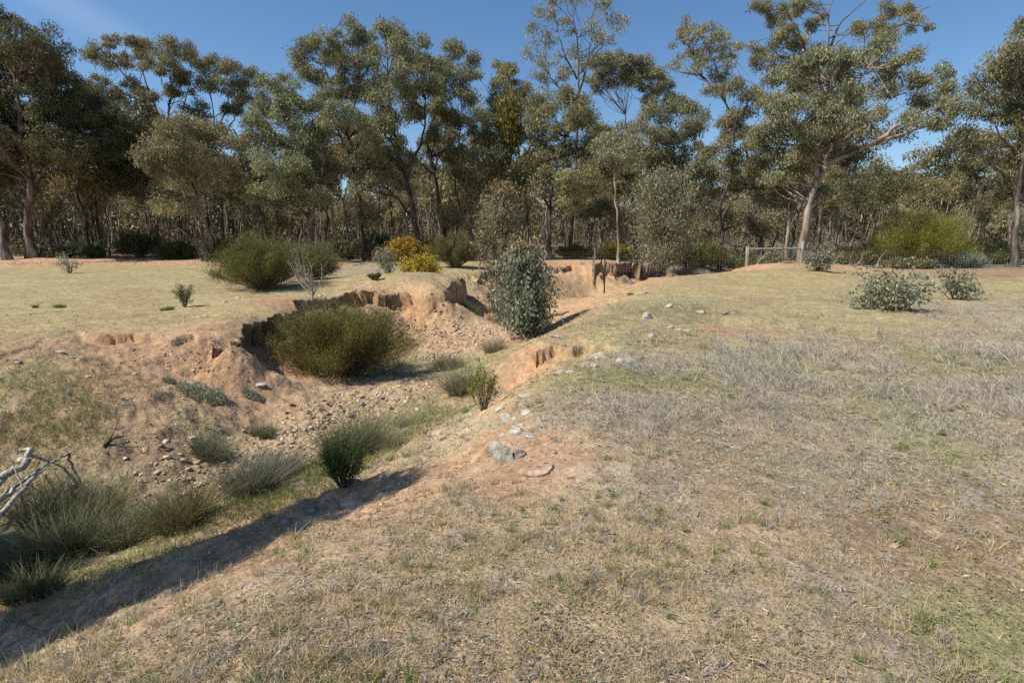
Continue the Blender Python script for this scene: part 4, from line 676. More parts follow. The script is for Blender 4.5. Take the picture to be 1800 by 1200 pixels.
for j, (a, c, z, r, lab) in enumerate([((1365, 468), (1415, 463), 0, .06, 'grey log lying behind the fence brace'), ((1425, 468), (1500, 462), 0, .07, 'long grey log right of the fence brace'), ((1470, 470), (1560, 476), 0, .06, 'low pale log along the fence line on the right'), ((1322, 472), (1350, 466), 0, .05, 'pale broken branch lying under the left half of the fence brace'),
        ((1640, 476), (1790, 482), 0, .05, 'thin fallen pole along the fence near the right edge'), ((1500, 464), (1540, 458), .1, .05, 'forked bleached branch sticking up by the right fence'), ((620, 462), (675, 463), .1, .05, 'pale fallen pole on the rise left of the thin sapling')]):
    Y = 35.5 + (j % 3) * .6
    if j == 6: Y = 36
    q0, q1 = at_y(*a, Y), at_y(*c, Y + .5); q0[2] = tz(q0[0], q0[1]) + .06; q1[2] = tz(q1[0], q1[1]) + (.1 if j in (0, 1, 2, 4, 6) else .9)
    bough(lab, [q0, (q0 + q1) / 2 + [0, .2, .08], q1], r, 30 + j, name='fallen_branch', side=5)

# ------------------------------------------------------------------ fence, brace, floodgate
def fence():
    line = np.array([(44, 34.0), (17.55, 34.0), (13.85, 34.0), (1.8, 34.0), (-5.5, 43.5), (-20, 49.5), (-52, 49)]); root = thing('wire_fence', 'wire mesh fence on steel pickets running along the woodland edge', 'fence', (0, 34, 0)); off = np.array([0, 34, 0])
    parts = []; H = 1.08
    for i, (a, b2) in enumerate(zip(line[:-1], line[1:])):
        L = np.linalg.norm(b2 - a); n = max(2, int(L / 2)); t = np.linspace(0, 1, n + 1); xs = a[0] + (b2[0] - a[0]) * t; ys = a[1] + (b2[1] - a[1]) * t; g = terrain(xs, ys)
        g = np.where(g < -.15, -.03, g); hs = [.03, .2, .36, .52, .68, .84, 1.0, 1.12] if i < 4 else [.1, .3, .5, .7, .9, 1.05]
        for h in hs: P = np.c_[xs, ys, g + h] - off; parts.append(tubes(P[None], np.full((1, n + 1), .0036), 3))
        m = int(L / (.17 if i < 3 else .3 if i == 3 else .6)) + 1; tt = np.linspace(0, 1, m); x2 = np.interp(tt, t, xs); y2 = np.interp(tt, t, ys); g2 = np.interp(tt, t, g)
        P = np.stack([np.c_[x2, y2, g2 + hs[0]], np.c_[x2, y2, g2 + hs[-1 if i > 3 else -2]]], 1) - off; parts.append(tubes(P, np.full((m, 2), .0026 if i < 4 else .002), 3))
        # pickets
        np_ = max(1, int(L / 4.6)); 
        if i == 1: continue
        for q in range(np_):
            f = (q + .5) / np_; x, y = a + (b2 - a) * f; z = float(np.interp(f, t, g)); s = .022
            V, F = tubes(np.array([[[x, y, z - .3], [x, y, z + .6], [x, y, z + 1.28]]]) - off, np.full((1, 3), s), 3); link('picket', mesh_np('picket', V, F, M['steel']), root)
    V, F = join(parts); link('wire_mesh', mesh_np('wire_mesh', V, F, M['wire']), root)
    for (px, Y, h) in [(1045, 33.9, 1.3)]:
        x = at_y(px, 460, Y)[0]; V, F = tubes(np.array([[[x, Y, -.4], [x, Y, .5], [x + .02, Y, h]]]) - off, np.array([[.04, .035, .03]]), 6); link('picket', mesh_np('picket', V, F, M['post']), root, label='pale wooden picket')
fence()
def brace():
    x0, x1, Y = at_y(1313, 460, 33.7)[0], at_y(1408, 460, 33.7)[0], 33.7; root = thing('fence_brace', 'weathered wooden fence brace: two posts joined by a top rail', 'fence brace', (x0, Y, tz(x0, Y)))
    for x in (0, x1 - x0):
        z = tz(x0 + x, Y) - root.location.z; V, F = tubes(np.array([[[x, 0, z - .4], [x, 0, z], [x + .01, 0, z + .7], [x, 0, z + 1.28], [x, 0, z + 1.29]]]), np.array([[.115, .11, .105, .10, .001]]), 10); link('post', mesh_np('post', V, F, M['post'], smooth=False), root)
    z = 1.17; V, F = tubes(np.array([[[.09, 0, z], [(x1 - x0) / 2, 0, z + .02], [x1 - x0 - .09, 0, z + .03]]]), np.array([[.065, .06, .062]]), 9); link('rail', mesh_np('rail', V, F, M['post'], smooth=True), root)
    V, F = tubes(np.array([[[.1, -.1, .12], [x1 - x0 - .1, -.1, 1.02]]]), np.array([[.006, .006]]), 4); link('stay_wire', mesh_np('stay_wire', V, F, M['wire']), root)
brace()
def floodgate():
    a = at_y(1215, 490, 33.2); a[2] = -.75; root = thing('floodgate', 'sagging wire floodgate panel hanging across the gully under the fence', 'floodgate', tuple(a)); parts = []
    for j in range(9):
        f = j / 8; s0 = np.array([-1.1 + 1.9 * f * .85, .25 * f, -.25 - .06 * f]); s1 = s0 + np.array([1.5 - .35 * f * 1.0, .05, .62 + .1 * (1 - f)]); parts.append(tubes(np.array([[s0, (s0 + s1) / 2 - [0, 0, .03], s1]]), np.full((1, 3), .011), 4))
    V, F = join(parts); link('rods', mesh_np('rods', V, F, M['wire']), root)
    parts = [tubes(np.array([[[-1.1, 0, -.25], [.5, .25, -.31]]]), np.full((1, 2), .012), 4), tubes(np.array([[[.4, .05, .47], [1.65, .3, .31]]]), np.full((1, 2), .012), 4)]; V, F = join(parts); link('frame', mesh_np('frame', V, F, M['wire']), root)
floodgate()

# ------------------------------------------------------------------ rocks
def rock(label, px, py, zg, w, h=.5, d=.7, mat='rock_pale', seed=1, tilt=0.0, rot=None, sink=.38, flat=.0, group=None):
    """w: width in photo pixels; h, d as fractions of the width"""
    import bmesh
    rng = np.random.default_rng(seed); p = place(px, py, zg); W = w * scale_at(p) * .64; bm = bmesh.new(); bmesh.ops.create_icosphere(bm, subdivisions=3, radius=1)
    for _ in range(9):
        n = Vector(unit(rng.normal(size=3))); k = .62 + .25 * rng.random()
        for v in bm.verts:
            q = v.co.dot(n) - k
            if q > 0: v.co -= n * q * .93
    for v in bm.verts:
        c = np.array(v.co); q = .05 * (vn(np.array([c[0] * 3 + 9]), np.array([c[1] * 3 + c[2] * 2.3 + seed]), seed)[0] - .5) * 2 + .03 * (vn(np.array([c[0] * 9]), np.array([c[1] * 9 + c[2] * 7]), seed)[0] - .5); v.co *= 1 + q
        v.co = Vector((v.co.x * W, v.co.y * W * d, v.co.z * W * h))
    me = bpy.data.meshes.new('stone'); bm.to_mesh(me); bm.free(); me.materials.append(M[mat])
    o = link('stone', me, None, (p[0], p[1], p[2] + W * h * (1 - 2 * sink)), label=label, category='stone', group=group); o.rotation_euler = (tilt, rng.normal() * .12, rng.random() * .9 - .45 if rot is None else rot)
    return o
RK = [('small pale stone wedged left of the tall lichened stone', 872, 750, 0, 15, .7, .7, 'rock_pale', 0), ('small buff stone between the big angular stone and the slab behind', 895, 783, 0, 14, .6, .7, 'rock_tan', 0), ('little grey stone on the crest above the white bleached stone', 916, 748, 0, 13, .6, .7, 'rock_pale', 0), ('broken buff stone below the big angular one', 868, 826, 0, 14, .5, .7, 'rock_tan', 0), ('pale chip of stone right of the tall lichened stone', 905, 735, 0, 12, .5, .7, 'rock_pale', 0), ('flat grey stone at the crest just below the tall lichened one', 884, 765, 0, 16, .4, .7, 'rock_pale', 0),
 ('big angular pale lichened stone set upright in the bank crest', 882, 808, 0, 46, 1.1, .35, 'rock_pale', .25), ('pale slab leaning just behind the big angular stone', 908, 762, 0, 26, .9, .6, 'rock_pale', .2), ('tall pale lichened stone above the big angular one', 890, 742, 0, 26, .9, .6, 'rock_pale', .3), ('small pale stone at the foot of the twiggy yellow-green shrub', 879, 721, -.1, 18, .7, .7, 'rock_pale', .1),
 ('pale flat stone right of the twiggy shrub on the crest', 925, 727, 0, 22, .5, .6, 'rock_pale', .1), ('little white stone uphill of the twiggy shrub', 922, 697, 0, 18, .5, .6, 'rock_pale', .1), ('long white bleached stone beside the big angular one', 932, 768, 0, 30, .35, .35, 'rock_pale', 0), ('brown broken stone right of the big angular one', 912, 802, 0, 22, .7, .6, 'rock_dark', .1), ('flat orange-tan slab level with the soil on the crest', 940, 831, 0, 46, .3, .7, 'rock_tan', 0),
 ('small orange slab right of the flat tan one', 964, 824, 0, 22, .35, .6, 'rock_tan', 0), ('whitish long boulder right of the crumbling notch', 1106, 648, 0, 52, .55, .6, 'rock_pale', 0), ('pale rough stone at the upper end of the notch', 1056, 634, 0, 36, .6, .5, 'rock_pale', .1), ('small pale stone below the rough notch stone', 1042, 646, 0, 20, .4, .5, 'rock_pale', 0), ('low white stone downhill of the whitish boulder', 985, 659, 0, 26, .4, .5, 'rock_pale', 0),
 ('low grey stone beside the low white one', 1004, 657, 0, 18, .4, .5, 'rock_pale', 0), ('upright pale stone alone on the grass right of the sapling shadow', 1136, 560, 0, 16, .95, .8, 'rock_pale', .1), ('small white stone higher on the right grass', 1175, 540, 0, 12, .7, .7, 'rock_pale', 0), ('rounded white stone near the lying stick', 1232, 550, 0, 14, .5, .7, 'rock_pale', 0), ('white stone low in the grass, lowest of the mid-grass stones', 1146, 592, 0, 14, .6, .7, 'rock_pale', 0),
 ('pale flat stone in a row of three on the grass, rightmost', 1206, 582, 0, 13, .4, .7, 'rock_pale', 0), ('pale flat stone in a row of three on the grass, middle', 1193, 580, 0, 12, .35, .7, 'rock_pale', 0), ('pale flat stone in a row of three on the grass, leftmost', 1178, 576, 0, 12, .4, .7, 'rock_pale', 0), ('flat white stone just right of the blue-green sapling foot', 978, 593, -.1, 22, .25, .5, 'rock_pale', 0),
 ('grey pyramid-shaped stone on the lower grassy bank', 708, 768, -1, 14, 1.0, .8, 'rock_dark', .2), ('tan slab on the bank right of the grey pyramid stone', 768, 762, -.8, 30, .35, .5, 'rock_tan', 0), ('small cream stone below the tan bank slab', 778, 772, -.7, 16, .6, .7, 'rock_tan', 0), ('long reddish slab half buried in the bank', 826, 770, -.4, 36, .25, .3, 'rock_tan', 0), ('small brown stone on the bank below the slabs', 753, 786, -.7, 12, .6, .7, 'rock_dark', 0),
 ('dark stone at the foot of the little dark green shrub', 622, 852, -.9, 34, .45, .5, 'rock_dark', 0), ('shaded grey boulder in the tree shadow', 545, 905, -.9, 34, .5, .6, 'rock_dark', .1), ('tan slab at the edge of the tree shadow', 612, 886, -.7, 36, .35, .5, 'rock_tan', 0), ('dark stone deep in the shadow band', 502, 920, -.9, 30, .4, .6, 'rock_dark', 0), ('brown stone standing in the creek gravel', 634, 711, -1.3, 12, .7, .8, 'rock_dark', 0), ('cream stone on the grassy creek bank', 734, 720, -1, 11, .6, .8, 'rock_tan', 0),
 ('big tan cobble in the lower creek bed', 409, 803, -1.4, 22, .6, .7, 'rock_tan', 0), ('flat grey-green stone on the red slope under the scarp', 457, 667, -.9, 17, .5, .7, 'rock_pale', 0), ('greenish flat stone on the left slope', 106, 620, -.1, 14, .4, .7, 'rock_pale', 0), ('dark flat stone near the greenish one on the left slope', 126, 629, -.1, 12, .4, .7, 'rock_dark', 0), ('small brown rock on the bare soil at far left', 32, 638, -.2, 10, .7, .8, 'rock_dark', 0), ('white stone on the bare left slope', 236, 658, -.4, 7, .7, .8, 'rock_pale', 0), ('white pebble stone lower on the left slope', 155, 661, -.5, 9, .5, .8, 'rock_pale', 0),
 ('pale stone on the left flat near the small wispy shrub', 395, 531, 0, 8, .6, .8, 'rock_pale', 0), ('pale stone at the brink of the left flat', 362, 557, 0, 8, .6, .8, 'rock_pale', 0), ('whitish stone in front of the big green shrub', 418, 525, 0, 9, .5, .8, 'rock_pale', 0), ('grey stone cushion on the rise behind the scarp', 631, 510, 0, 14, .7, .8, 'rock_pale', 0), ('small stone at the foot of the dead sapling', 563, 521, 0, 8, .6, .8, 'rock_pale', 0),
 ('tan block lying in the foreground grass, lower right', 1571, 960, 0, 18, .5, .7, 'rock_tan', 0), ('small pale stone in the foreground grass right of centre', 1413, 867, 0, 9, .6, .8, 'rock_tan', 0), ('little tan stone in the foreground grass', 1259, 932, 0, 8, .6, .8, 'rock_tan', 0), ('white wedge stone at the right picture edge', 1794, 983, 0, 14, .5, .5, 'rock_pale', 0)]
for j, (lab, px, py, z, w, h, d, mt, tl) in enumerate(RK): rock(lab, px, py, z, w, h, d, mt, 300 + j, tl, rot=-.6 if 5 < j < 11 else None)
rngp = np.random.default_rng(8)
# rubble under the scarps and the creek gravel: angular stones past counting
def gravel():
    rng = np.random.default_rng(9); X, Y, S = [], [], []
    def strip(pts, n, spread, smin, smax):
        P = np.array([place(*p)[:2] for p in pts]); t = rng.random(n) * (len(P) - 1); i = t.astype(int); f = (t - i)[:, None]; q = P[i] * (1 - f) + P[np.minimum(i + 1, len(P) - 1)] * f + rng.normal(size=(n, 2)) * spread; X.extend(q[:, 0]); Y.extend(q[:, 1]); S.extend(.48 * (smin + 1.6 * (smax - smin) * rng.random(n) ** 6))
    strip([(740, 675, -1.3), (660, 700, -1.3), (600, 730, -1.3), (540, 760, -1.35), (470, 795, -1.4), (380, 835, -1.4), (300, 850, -1.4)], 4600, .38, .012, .065)
    strip([(860, 590, -1.2), (800, 610, -1.2), (760, 640, -1.2)], 1500, .7, .02, .08)
    strip([(640, 560, -.6), (700, 575, -.8), (760, 585, -.9), (820, 580, -1.2)], 1300, .6, .02, .10)
    strip([(290, 630, -.3), (360, 632, -.35), (420, 645, -.5)], 800, .3, .012, .045)
    strip([(640, 480, .1), (700, 490, .05), (660, 505, .05)], 500, 1.4, .02, .08)
    strip([(20, 463, .3), (150, 462, .3), (420, 462, .3)], 500, .9, .04, .14)
    strip([(200, 700, -.7), (330, 760, -1.1), (120, 800, -1.1), (420, 700, -1)], 900, 1.0, .008, .035)
    strip([(980, 540, -1.3), (1040, 500, -1.1), (980, 490, -1.2)], 500, 1.8, .02, .10)
    strip([(860, 850, 0), (780, 820, -.4), (700, 860, -.6), (550, 930, -.8), (300, 1010, -1)], 1100, .35, .005, .025)
    X, Y, S = map(np.array, (X, Y, S)); n = len(X); Z = terrain(X, Y)
    cube = np.array([[-1,-1,-1],[1,-1,-1],[1,1,-1],[-1,1,-1],[-1,-1,1],[1,-1,1],[1,1,1],[-1,1,1]]) * .7
    fc = np.array([[0,3,2,1],[4,5,6,7],[0,1,5,4],[1,2,6,5],[2,3,7,6],[3,0,4,7]])
    v = cube[None] * (1 + .28 * rng.normal(size=(n, 8, 1))) * np.stack([.7 + .8 * rng.random(n), .6 + .6 * rng.random(n), .2 + .28 * rng.random(n)], 1)[:, None]
    a = rng.random(n) * 6.28; b2 = rng.normal(size=n) * .35; ca, sa, cb, sb = np.cos(a), np.sin(a), np.cos(b2), np.sin(b2)
    x, y, z = v[..., 0], v[..., 1], v[..., 2]; x, z = x * cb[:, None] - z * sb[:, None], x * sb[:, None] + z * cb[:, None]; x, y = x * ca[:, None] - y * sa[:, None], x * sa[:, None] + y * ca[:, None]
    V = np.stack([x, y, z], -1) * S[:, None, None] + np.stack([X, Y, Z + S * .12], 1)[:, None]; F = (fc[None] + np.arange(n)[:, None, None] * 8).reshape(-1, 4)
    pal = np.array([[.46, .34, .22], [.43, .28, .18], [.5, .40, .28], [.34, .25, .18], [.56, .48, .37]]); c = pal[rng.integers(0, 5, n)] * (1 + .15 * rng.normal(size=(n, 1)))
    link('creek_gravel', mesh_np('creek_gravel', V.reshape(-1, 3), F, M['stone'], np.repeat(np.clip(c, .03, .8), 8, 0)), kind='stuff')
gravel()

# ------------------------------------------------------------------ tussocks and rushes
def tussock(label, b, r, h, n, seed, c1, c2, wid=.006, spread=.42, group=None, name='rush_tussock', category='tussock', bend=.5):
    rng = np.random.default_rng(seed); a = rng.random(n) * 6.28; q = np.sqrt(rng.random(n)) * r; x, y = np.cos(a) * q, np.sin(a) * q; z = terrain(x + b[0], y + b[1]) - b[2] - .01
    D = np.c_[np.cos(a) * q / r * spread + rng.normal(size=n) * .30, np.sin(a) * q / r * spread + rng.normal(size=n) * .30, np.ones(n)]; bn = np.c_[rng.normal(size=n) * .6 + np.cos(a) * .2, rng.normal(size=n) * .6 + np.sin(a) * .2, -.7 * rng.random(n) ** 2] * bend
    L = h * (.3 + .8 * rng.random(n)); w = (rng.random(n) ** 1.2)[:, None]; col = (np.array(c1) * (1 - w) + np.array(c2) * w) * (1 + .15 * rng.normal(size=(n, 1)))
    V, F, c = blades(np.c_[x, y, z], D, L, wid, bn, np.clip(col, .02, .6), 4, .15, rng); return link(name, mesh_np(name, V, F, M['grass'], c), None, tuple(b), label=label, category=category, group=group)
GRN, STR, GRY = (.13, .17, .045), (.42, .34, .2), (.25, .24, .18)
for j, (lab, px, py, z, rw, hp, n, c1, c2, w) in enumerate([
  ('largest rush clump at lower left, dark green with straw tips', 120, 975, -1.1, 62, 125, 2600, (.09, .13, .035), (.34, .30, .18), .006), ('dark rush clump at the left edge below the dead limbs', 20, 1010, -1.1, 60, 100, 2200, (.07, .11, .03), (.28, .25, .14), .006), ('rush clump leaning right, right of the largest one', 225, 950, -1.1, 46, 95, 1900, (.12, .16, .06), (.42, .36, .22), .005),
  ('straw-tipped rush clump at the back of the lower-left mass', 85, 905, -1.05, 52, 105, 1900, (.13, .15, .06), (.40, .35, .23), .005), ('green rush clump behind the largest one, toward the creek stones', 175, 900, -1.1, 40, 85, 1500, (.14, .18, .06), (.38, .33, .2), .005), ('dark shaded rush clump lowest at the left edge', 60, 1050, -1.05, 50, 85, 1500, (.07, .10, .03), (.24, .22, .12), .006), ('thin fringe of rushes right of the leaning clump', 275, 915, -1.1, 34, 70, 1100, (.13, .15, .06), (.40, .34, .22), .005),
  ('brown-green reed clump nearest the shadow band', 325, 930, -1.3, 42, 105, 1900, (.13, .13, .05), (.30, .24, .13), .005), ('fine grey-green rush clump by the creek gravel, left', 445, 868, -1.3, 48, 95, 2600, (.15, .17, .10), (.28, .26, .2), .004), ('grey rush clump close right of the fine grey-green one', 495, 838, -1.3, 42, 62, 1800, (.2, .2, .14), (.3, .28, .22), .004),
  ('rush clump behind the little dark green shrub', 618, 800, -1.15, 50, 90, 3600, (.13, .17, .05), (.24, .23, .16), .004), ('low straw tussock right of the little dark green shrub', 683, 785, -1, 26, 36, 900, (.26, .24, .12), (.4, .33, .2), .003), ('tiny grey tussock on the grassy bank', 712, 750, -1, 14, 26, 500, (.2, .2, .12), (.3, .27, .2), .003),
  ('pale rush clump beside the twiggy yellow-green shrub', 812, 688, -1, 27, 62, 1900, (.17, .19, .10), (.36, .32, .2), .005), ('grey wispy tussock below the blue-green sapling', 868, 618, -.95, 18, 32, 800, (.25, .23, .16), (.36, .3, .2), .005), ('dull green tussock up the gully floor', 790, 645, -1.1, 30, 26, 1100, (.16, .19, .09), (.28, .25, .17), .006),
  ('low rush clump among the creek stones', 372, 800, -1.3, 34, 46, 1300, (.12, .15, .07), (.26, .23, .16), .004), ('small rush clump high on the creek gravel', 462, 765, -1.3, 20, 34, 700, (.13, .16, .06), (.26, .23, .16), .004), ('dark green grass in the gully alcove', 824, 552, -1.3, 14, 26, 700, (.07, .12, .03), (.15, .16, .06), .01),
  ('small green tuft on the left flat', 105, 541, 0, 10, 9, 300, (.10, .16, .03), (.2, .2, .06), .008), ('low green tuft left of the wispy shrub', 294, 545, 0, 12, 9, 300, (.14, .18, .05), (.24, .22, .1), .008), ('tiny green tuft at the far left of the flat', 62, 541, 0, 4, 10, 120, (.12, .17, .05), (.24, .22, .1), .008)]):
    b = place(px, py, z); k = scale_at(b); q = .8 if j < 7 else 1.0; tussock(lab, b, rw * k * .8, hp * k * q, int(n * (.62 if j < 14 else 1)), 400 + j, tuple(np.array(c1) * (.85 if j < 12 else 1)), tuple(np.array(c2) * (.9 if j < 12 else 1)), w * 1.15)
for j, (lab, px, py, rw, hp, n) in enumerate([('low grey-green saltbush mat on the red slope', 355, 697, 46, 26, 2600), ('small grey-green mat left of the larger saltbush', 298, 673, 12, 14, 500), ('small grey-green mat right of the larger saltbush', 444, 700, 20, 14, 800)]):
    b = place(px, py, -.9); k = scale_at(b); rng = np.random.default_rng(600 + j); n2 = n; a = rng.random(n2) * 6.28; q = np.sqrt(rng.random(n2)); x, y = np.cos(a) * q * rw * k, np.sin(a) * q * rw * k * .45
    z = terrain(x + b[0], y + b[1]) - b[2] + rng.random(n2) * hp * k * 1.1 * np.sqrt(1 - q ** 2) * (.25 + 1.1 * vn(x * 8, y * 8, j)); D = rng.normal(size=(n2, 3)) * .5; D[:, 2] += .9; L = .035 + .03 * rng.random(n2)
    V, F, c = diamonds(np.c_[x, y, z], D, L, L * .2, np.clip(np.array([.34, .36, .24]) * (1 + .25 * rng.normal(size=(n2, 1))), .02, .5), rng); link('saltbush', mesh_np('saltbush', V, F, M['fine_leaf'], c), None, tuple(b), label=lab, category='low shrub')

# ------------------------------------------------------------------ ground cover
def scatter(n, rmin, rmax, seed, bias=1.0):
    """points on the ground, thinning with distance"""
    n = int(n * 1.32); rng = np.random.default_rng(seed); t = rng.random(n) ** bias; iv = 1 / rmin + (1 / rmax - 1 / rmin) * t; r = 1 / iv; a = rad(-66) + rad(132) * rng.random(n)
    x, y = r * np.sin(a), r * np.cos(a); return x, y, r, rng
def pick(w, rng):
    c = np.cumsum(w, 0); return (rng.random(w.shape[1])[None] > c).sum(0).clip(0, 8)
def short_grass():
    x, y, r, rng = scatter(420000, 1.3, 42, 70); w = zones(x, y); k = pick(w, rng)
    p = np.array([.95, .20, .95, .8, .12, .10, .0, .7, .95])[k]; cl = fbm(x, y, 7, 3, 91); keep = rng.random(len(x)) < p * np.clip(.62 + .75 * cl, .06, 1.2); x, y, r, k = x[keep], y[keep], r[keep], k[keep]; n = len(x); z = terrain(x, y)
    L = (.012 + .022 * rng.random(n) ** 1.5) * np.clip(r / 3, 1, 2.6) * np.array([1, .8, 1, 1.15, .9, .9, 1, .9, 1])[k]; D = rng.normal(size=(n, 3)) * .9; D[:, 2] = .25 + .9 * rng.random(n)
    pal = {0: [(.47,.40,.21),(.41,.34,.17),(.29,.28,.12),(.52,.45,.28)], 1: [(.44,.34,.21),(.36,.25,.16),(.24,.22,.10),(.45,.36,.25)], 2: [(.21,.24,.08),(.28,.28,.11),(.42,.37,.20),(.17,.20,.07)], 3: [(.37,.32,.24),(.43,.38,.30),(.27,.23,.17),(.25,.24,.12)], 4: [(.48,.38,.24)] * 4, 5: [(.3,.28,.12),(.4,.34,.2)] * 2, 6: [(.2,.17,.12)] * 4, 7: [(.27,.20,.13),(.20,.19,.09),(.35,.27,.17),(.17,.15,.10)], 8: [(.52,.41,.26),(.44,.34,.21),(.32,.30,.16),(.56,.49,.36)]}
    P = np.array([pal[i] for i in range(9)]); j = rng.integers(0, 4, n); col = P[k, j] * (1 + .2 * rng.normal(size=(n, 1)))
    bn = rng.normal(size=(n, 3)) * .35; bn[:, 2] = -.3 * rng.random(n); V, F, c = blades(np.c_[x, y, z - .002], D, L, .0022 * np.clip(r / 2.4, 1, 5), bn, np.clip(col, .02, .7), 2, .3, rng); link('short_grass', mesh_np('short_grass', V, F, M['grass'], c), kind='stuff')
short_grass()
def herb_leaves():
    x, y, r, rng = scatter(230000, 1.3, 24, 71); w = zones(x, y); k = pick(w, rng); cl = fbm(x, y, 3.5, 3, 92); p = np.array([.13, .05, .8, .30, .02, .05, 0, .35, .15])[k]; keep = rng.random(len(x)) < p * np.clip(.4 + 1.1 * cl, .02, 1.2)
    x, y, r, k = x[keep], y[keep], r[keep], k[keep]; n = len(x); z = terrain(x, y) + .006 + .012 * rng.random(n); D = rng.normal(size=(n, 3)); D[:, 2] = .3 * rng.random(n); L = (.006 + .009 * rng.random(n)) * np.clip(r / 3, 1, 3)
    j = rng.random(n)[:, None]; col = np.array([.17, .22, .06]) * (1 - j) + np.array([.33, .34, .15]) * j; col = np.where((rng.random(n) < .2)[:, None], np.array([.30, .16, .07]), col) * (1 + .2 * rng.normal(size=(n, 1)))
    V, F, c = diamonds(np.c_[x, y, z], D, L, L * .6, np.clip(col, .02, .6), rng); link('herb_cover', mesh_np('herb_cover', V, F, M['grass'], c), kind='stuff')
herb_leaves()
def litter():
    x, y, r, rng = scatter(150000, 1.3, 30, 72); w = zones(x, y); k = pick(w, rng); p = np.array([.6, .4, .4, .9, .15, .3, .3, .8, .6])[k]; keep = rng.random(len(x)) < p * np.clip(.5 + .8 * fbm(x, y, 5, 3, 93), .03, 1); x, y, r = x[keep], y[keep], r[keep]; n = len(x)
    z = terrain(x, y) + .004; D = rng.normal(size=(n, 3)); D[:, 2] = .15 * rng.normal(size=n); L = (.01 + .03 * rng.random(n) ** 2) * np.clip(r / 3, 1, 2.5); pal = np.array([(.46, .42, .36), (.35, .30, .24), (.20, .15, .11), (.11, .09, .07), (.50, .40, .28), (.32, .31, .30)])
    col = pal[rng.integers(0, 6, n)] * (1 + .15 * rng.normal(size=(n, 1))); V, F, c = diamonds(np.c_[x, y, z], D, L, np.maximum(.003, L * .22), np.clip(col, .02, .7), rng); link('ground_litter', mesh_np('ground_litter', V, F, M['grass'], c), kind='stuff')
litter()
def dead_stems():
    x, y, r, rng = scatter(88000, 1.8, 24, 73, .8); w = zones(x, y); p = w[3] * 1.0 + w[2] * .8 * (x > 1) + w[7] * .3 + w[0] * .08; p = p * np.clip((x - .3) / 4, 0, 1) ** .8 * (1 + .8 * (x > 2.5)) * np.clip(.30 + 1.5 * fbm(x, y, 1.5, 3, 94), .02, 1.2) * np.clip((y - 1.5) / 3.5, .12, 1); p *= np.where(y > 3.2, 1, .35); keep = rng.random(len(x)) < p; x, y, r = x[keep], y[keep], r[keep]; q = rng.integers(1, 11, len(x)); i = np.repeat(np.arange(len(x)), q); hs = (.6 + .8 * rng.random(len(x)))[i]; ld = (rng.normal(size=(len(x), 3)) * .25)[i]; x, y, r = x[i], y[i], r[i]; n = len(x); x = x + rng.normal(size=n) * .022; y = y + rng.normal(size=n) * .022; z = terrain(x, y)
    L = (.05 + .18 * rng.random(n) ** 1.3) * hs; L *= np.clip(.7 + .6 * fbm(x, y, .8, 2, 95), .4, 1.4) * np.clip(y / 6, .6, 1.3); D = rng.normal(size=(n, 3)) * .3 + ld; D[:, 2] = .75; D[:, 0] -= .35; D[:, 1] += .1; bn = rng.normal(size=(n, 3)) * .22; bn[:, 2] = -.15 * rng.random(n)
    j = rng.random(n)[:, None]; col = (np.array([.60, .55, .44]) * (1 - j) + np.array([.34, .30, .25]) * j) * (1 + .12 * rng.normal(size=(n, 1))); V, F, c = blades(np.c_[x, y, z], D, L, .0019 * np.clip(r / 3.0, 1, 3.4), bn, np.clip(col, .03, .6), 3, .4, rng)
    # side sprays
    i = rng.integers(0, n, n * 2); f = .4 + .5 * rng.random(n * 2); C = np.c_[x, y, z][i] + unit(D[i]) * (L[i] * f)[:, None] + bn[i] * (L[i] * f * f)[:, None]; D2 = unit(D[i]) + rng.normal(size=(n * 2, 3)) * .55; V2, F2, c2 = blades(C, D2, L[i] * .3, .0016 * np.clip(r[i] / 3.5, 1, 3), rng.normal(size=(n * 2, 3)) * .1, np.clip(col[i], .03, .6), 1, .4, rng)
    link('dead_grass_stems', mesh_np('dead_grass_stems', np.vstack([V, V2]), np.vstack([F, F2 + len(V)]), M['grass'], np.vstack([c, c2])), kind='stuff')
dead_stems()
def green_verge():
    """fresh grass along the creek bank and in the left hollow"""
    rng = np.random.default_rng(74); Q = []
    for (px, py, z, sp, n) in [(760, 735, -1, .5, 5000), (690, 765, -1.1, .5, 4500), (560, 835, -1.1, .4, 6500), (490, 868, -1.2, .35, 5500), (420, 905, -1.2, .35, 3500), (250, 985, -1.3, .5, 3500), (90, 1050, -1.3, .4, 2500), (650, 800, -1.1, .4, 3500), (60, 710, -.45, .7, 7500), (110, 745, -.6, .5, 5000), (20, 780, -.7, .6, 4000), (820, 670, -1, .5, 1500), (600, 820, -1.1, .3, 2600), (130, 770, -1.1, .4, 1200)]:
        p = place(px, py, z); Q.append(p[:2] + rng.normal(size=(n, 2)) * sp)
    Q = np.vstack(Q); keep = fbm(Q[:, 0], Q[:, 1], 3, 3, 96) > -.25; Q = Q[keep]; n = len(Q); z = terrain(Q[:, 0], Q[:, 1]); D = rng.normal(size=(n, 3)) * .5; D[:, 2] = 1; keep = rng.random(n) < .62; L = .03 + .08 * rng.random(n) ** 1.6; Q, z, D, L = Q[keep], z[keep], D[keep], L[keep]; n = len(z)
    j = rng.random(n)[:, None]; col = (np.array([.19, .23, .07]) * (1 - j) + np.array([.36, .34, .15]) * j) * (1 + .15 * rng.normal(size=(n, 1))); V, F, c = blades(np.c_[Q, z], D, L, .005, rng.normal(size=(n, 3)) * .2, np.clip(col, .02, .6), 2, .2, rng); link('creek_grass', mesh_np('creek_grass', V, F, M['grass'], c), kind='stuff')
green_verge()
